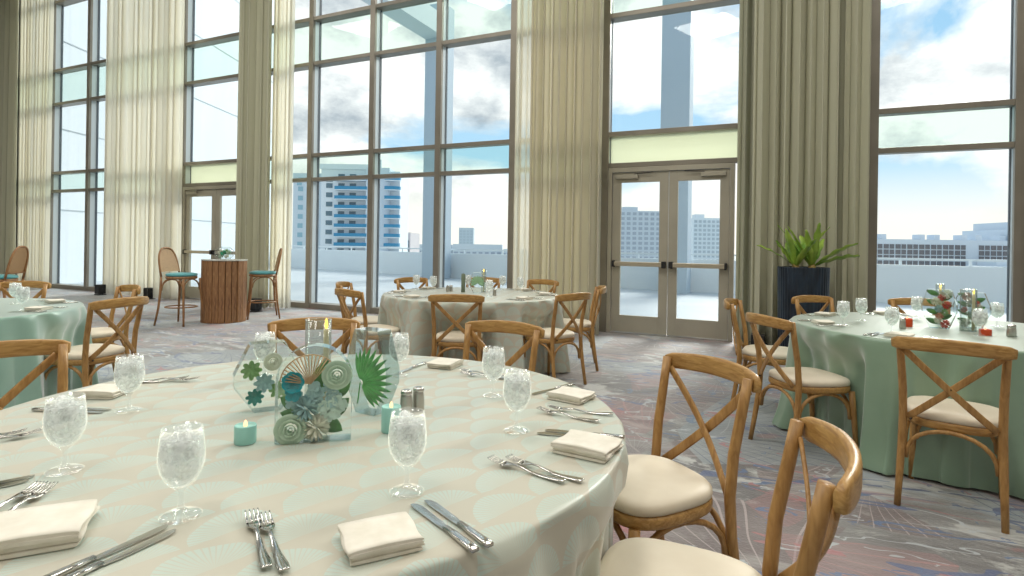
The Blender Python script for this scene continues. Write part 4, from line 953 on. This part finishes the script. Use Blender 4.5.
def resin(x, y, rz, poly, th, label, name='resin_block', group=None):
    t = thing(name, label, 'centrepiece', (x, y, TH + .004), rad(rz), group)
    b = MB().prism(poly, -th / 2, th / 2).build('block', resin_m, t, bevel=.002)
    # polished bevel rim, slightly darker
    n = len(poly); cx = sum(p[0] for p in poly) / n; cz = sum(p[1] for p in poly) / n
    vs = []; fs = []
    for yy in (-th / 2 + .001, th / 2 - .001): vs += [(cx + (px_ - cx) * .988, yy, cz + (pz - cz) * .988) for px_, pz in poly]
    for i in range(n): fs.append((i, (i + 1) % n, (i + 1) % n + n, i + n))
    MB().add(vs, fs, False).build('edge_band', resin_edge, t)
    return t
def arch_block():
    w, h = .185, .245; r = w / 2
    poly = [(-r, 0), (r, 0)] + [(r * math.cos(a), h - r + r * math.sin(a)) for a in [PI * i / 16 for i in range(17)]]
    t = resin(-.502, 1.455, 14, poly, .05, 'arched clear resin block filled with pastel flowers and gold fan', 'flower_arch')
    rose(.036, t, mintpetal, (.055, -.012, .168)); rose(.038, t, mintpetal, (-.055, -.014, .035))
    pompom(.034, t, whitepetal, (.005, -.012, .035), 'chrysanthemum', 90, flat=.5); pompom(.034, t, bluepetal, (-.02, -.012, .085), 'chrysanthemum', 90, flat=.5)
    def hyd(loc, r, mat, n, seed):
        mb = MB(); rnd = random.Random(seed)
        for i in range(n):
            a = rnd.uniform(0, 2 * PI); q = r * math.sqrt(rnd.random()); c = Vector((q * math.cos(a), -.006 * rnd.random(), q * math.sin(a)))
            for k in range(4):
                b_ = k * PI / 2 + a; petal(mb, c, (math.cos(b_), -.25, math.sin(b_)), (0, -1, 0), .016, .015, .05)
        mb.build('hydrangea', mat, t, loc=loc)
    hyd((.02, -.006, .115), .034, bluepetal, 20, 2); hyd((.045, -.006, .085), .026, M('pale_mint_petal', (.58, .74, .66), .6), 14, 3); hyd((-.045, -.004, .11), .018, bluepetal, 8, 4)
    mb = MB()
    for k in range(7):
        b_ = k * 2 * PI / 7; petal(mb, (0, 0, 0), (math.cos(b_), -.4, math.sin(b_)), (0, -1, 0), .03, .026, .2)
    for k in range(5): petal(mb, (0, -.004, -.03), (math.cos(k * 1.3), -.3, math.sin(k * 1.3)), (0, -1, 0), .022, .02, .2)
    mb.build('teal_flower', tealpetal, t, loc=(-.05, -.01, .155))
    for b_, tp, w_ in (((.0, .010, .10), (.03, .010, .205), .05), ((.03, .012, .05), (.085, .012, .10), .04), ((.0, .012, .06), (.07, .01, .015), .045), ((-.03, .012, .08), (-.085, .012, .11), .04), ((-.01, .012, .05), (-.085, .012, .07), .04), ((.05, .012, .10), (.088, .012, .15), .03)):
        leaf(t, leaf_m, b_, tp, w_)
    # copper folding-fan
    mb = MB(); piv = Vector((-.008, -.020, .148)); n = 17; tips = []
    for i in range(n):
        a = rad(50 + 122 * i / (n - 1)); L_ = .074; tip = piv + Vector((L_ * math.cos(a), 0, L_ * math.sin(a))); tips.append(tip); mb.tube([piv, tip], [.0009, .0019], 6)
    mb.build('fan_ribs', gold_m, t)
    MB().tube(tips, .0016, 6).build('fan_rim', gold_m, t)
    return t
arch_block()
def octo(w, h, c):
    return [(-w / 2 + c, 0), (w / 2 - c, 0), (w / 2, h * .38), (w / 2, h * .55), (w / 2 - c * .8, h), (-w / 2 + c * .8, h), (-w / 2, h * .55), (-w / 2, h * .38)]
def palm_block(x, y, rz, label, mat, with_palm=True):
    t = resin(x, y, rz, octo(.165, .25, .045), .06, label, 'palm_leaf_block')
    for i in range(15):
        a = rad(-48 + 150 * i / 14); L_ = .070 + .045 * math.sin(PI * i / 14); b_ = Vector((-.040, -.008, .085)); d = Vector((math.cos(a), 0, math.sin(a)))
        leaf(t, mat, b_ + d * .01, b_ + d * (L_ + .02), .017, 'palm_leaflet', bow=.04)
    MB().tube([(-.040, -.008, .085), (-.05, -.008, .02)], .002, 6).build('palm_stem', mat, t)
    return t
palm_block(-.415, 1.70, -30, 'clear faceted resin block with a green palm leaf', palm_m)
def succ_block():
    t = resin(-.735, 1.71, 30, octo(.185, .205, .055), .055, 'clear faceted resin block with succulents left of the flower arch', 'succulent_block')
    for loc, r, m_ in (((-.045, -.01, .125), .030, green_succ), ((-.01, -.012, .085), .030, bluepetal), ((-.035, -.012, .045), .026, M('deep_teal_succ', (.02, .28, .24), .5)), ((.03, -.01, .06), .028, green_succ)):
        mb = MB()
        for ring, (n, L_, up_) in enumerate(((8, 1, .1), (7, .75, .5), (5, .5, 1.0))):
            for k in range(n):
                b_ = 2 * PI * (k + ring * .5) / n; petal(mb, (0, 0, 0), (math.cos(b_), -up_ * .5, math.sin(b_)), (0, -1, 0), r * L_, r * .5 * L_, .2)
        mb.build('succulent', m_, t, loc=loc)
    rose(.026, t, whitepetal, (.015, -.005, .145))
succ_block()
def red_block(x, y, rz, label, w, h, seed):
    t = resin(x, y, rz, [(-w * .28, 0), (w * .28, 0), (w * .5, h * .42), (w * .5, h * .62), (w * .34, h), (-w * .34, h), (-w * .5, h * .62), (-w * .5, h * .42)], .055, label, 'red_flower_block')
    rnd = random.Random(seed)
    cols = [redpetal, whitepetal, coral, green_succ, bluepetal, redpetal, whitepetal]
    for i in range(9):
        z = .03 + (h - .06) * (i / 8); xx = rnd.uniform(-1, 1) * w * .25; pompom(rnd.uniform(.02, .032), t, cols[(i + seed) % 7], (xx, -.008, z), 'flower', 40, flat=.5)
    for i in range(7):
        z = .03 + (h - .07) * (i / 6); sx = 1 if i % 2 else -1; leaf(t, leaf_m, (0, .01, z), (sx * w * .38, .01, z + .03), .035)
red_block(2.88, 3.80, -32, 'clear faceted block with red and white flowers on the sage table', .19, .26, 0)
red_block(3.13, 3.84, -32, 'second faceted flower block behind the large candle cylinder on sage table', .20, .24, 1)
def small_centre():
    t = resin(-.36, 6.0, 0, octo(.17, .22, .045), .05, 'pale green palm block on the centre back table', 'palm_leaf_block')
    for i in range(11):
        a = rad(-20 + 220 * i / 10); d = Vector((math.cos(a), 0, math.sin(a))); b_ = Vector((0, -.008, .11)); leaf(t, M('soft_green', (.3, .5, .3), .5) if i == 0 else MATS['soft_green'], b_, b_ + d * .08, .03, 'leaflet', bow=.04)
    c = thing('pillar_candle', 'tall grey green pillar left of the centre back centrepiece', 'candle', (-.52, 6.1, TH + .004))
    MB().lathe([(.022, 0), (.022, .19), (.02, .20), (.016, .20)], 24).build('wax', M('olive_wax', (.20, .24, .17), .4), c); MB().lathe([(.0015, .2), (.0015, .21)], 8).build('wick', black_m, c)
small_centre()

# other tables' ware
for x, y, lab in ((2.27, 3.86, 'iced goblet at the left of the sage table, nearer one'), (2.56, 4.13, 'iced goblet at the left of the sage table, further one'), (2.36, 3.50, 'iced goblet just behind the pulled-out chair on the sage table'),
                  (3.13, 4.36, 'iced goblet near the far chair on the sage table'), (2.88, 3.47, 'iced goblet in front of the candle cylinder on the sage table'), (3.38, 3.93, 'iced goblet at the far right of the sage table')):
    gob(x, y, lab, 'iced water goblets on the sage table')
for x, y, lab in ((-1.07, 6.35, 'small goblet at the left of the centre back table'), (-.85, 6.15, 'small goblet second from left on the centre back table'), (-.22, 5.62, 'small goblet before the centrepiece of the centre back table'),
                  (-.10, 6.45, 'small goblet right of the centrepiece of the centre back table'), (.10, 6.22, 'small goblet at the right of the centre back table'), (-.50, 6.5, 'small goblet behind the pillar on the centre back table')):
    gob(x, y, lab, 'goblets on the centre back table')
for x, y, lab in ((-3.80, 4.33, 'iced goblet on the seafoam table, further one'), (-3.43, 3.97, 'iced goblet on the seafoam table, nearer one')): gob(x, y, lab, 'goblets on the seafoam table')
def setting(cx, cy, a, R_, tl, ws):
    """napkin with one fork and one knife at the rim, angle a (deg) seen from the table centre"""
    d = Vector((math.cos(rad(a)), math.sin(rad(a)))); s = Vector((-d.y, d.x)); p = Vector((cx, cy)) + d * R_
    nap(p.x, p.y, a - 90, 'ivory folded napkin ' + ws + ' of the ' + tl, 'folded napkins on the back tables')
    for k, (mk, off, nm, L_) in enumerate(((fork, .11, 'fork', .2), (fork, .15, 'fork', .2), (knife, -.11, 'knife', .214), (knife, -.145, 'knife', .214))):
        q = p + s * off; lay(mk, q - d * .1, q + d * .1, 'steel %s %s of the %s, %s its napkin' % (nm, ws, tl, ('close to', 'further from')[k % 2]), nm + ' settings on the back tables', L_=L_)
for a, ws in ((172, 'at the left side'), (217, 'at the left front'), (127, 'at the far left side'), (82, 'at the back')): setting(2.92, 3.82, a, .76, 'sage table', ws)
for a, ws in ((180, 'at the left side'), (225, 'at the left front'), (270, 'at the front'), (315, 'at the right front'), (0, 'at the right side'), (45, 'at the right back'), (135, 'at the left back')): setting(-.41, 5.93, a, .76, 'centre back table', ws)
for a, ws in ((-38, 'at the right front'), (8, 'at the right side'), (52, 'at the right back')): setting(-4.1, 3.9, a, .76, 'seafoam table', ws)
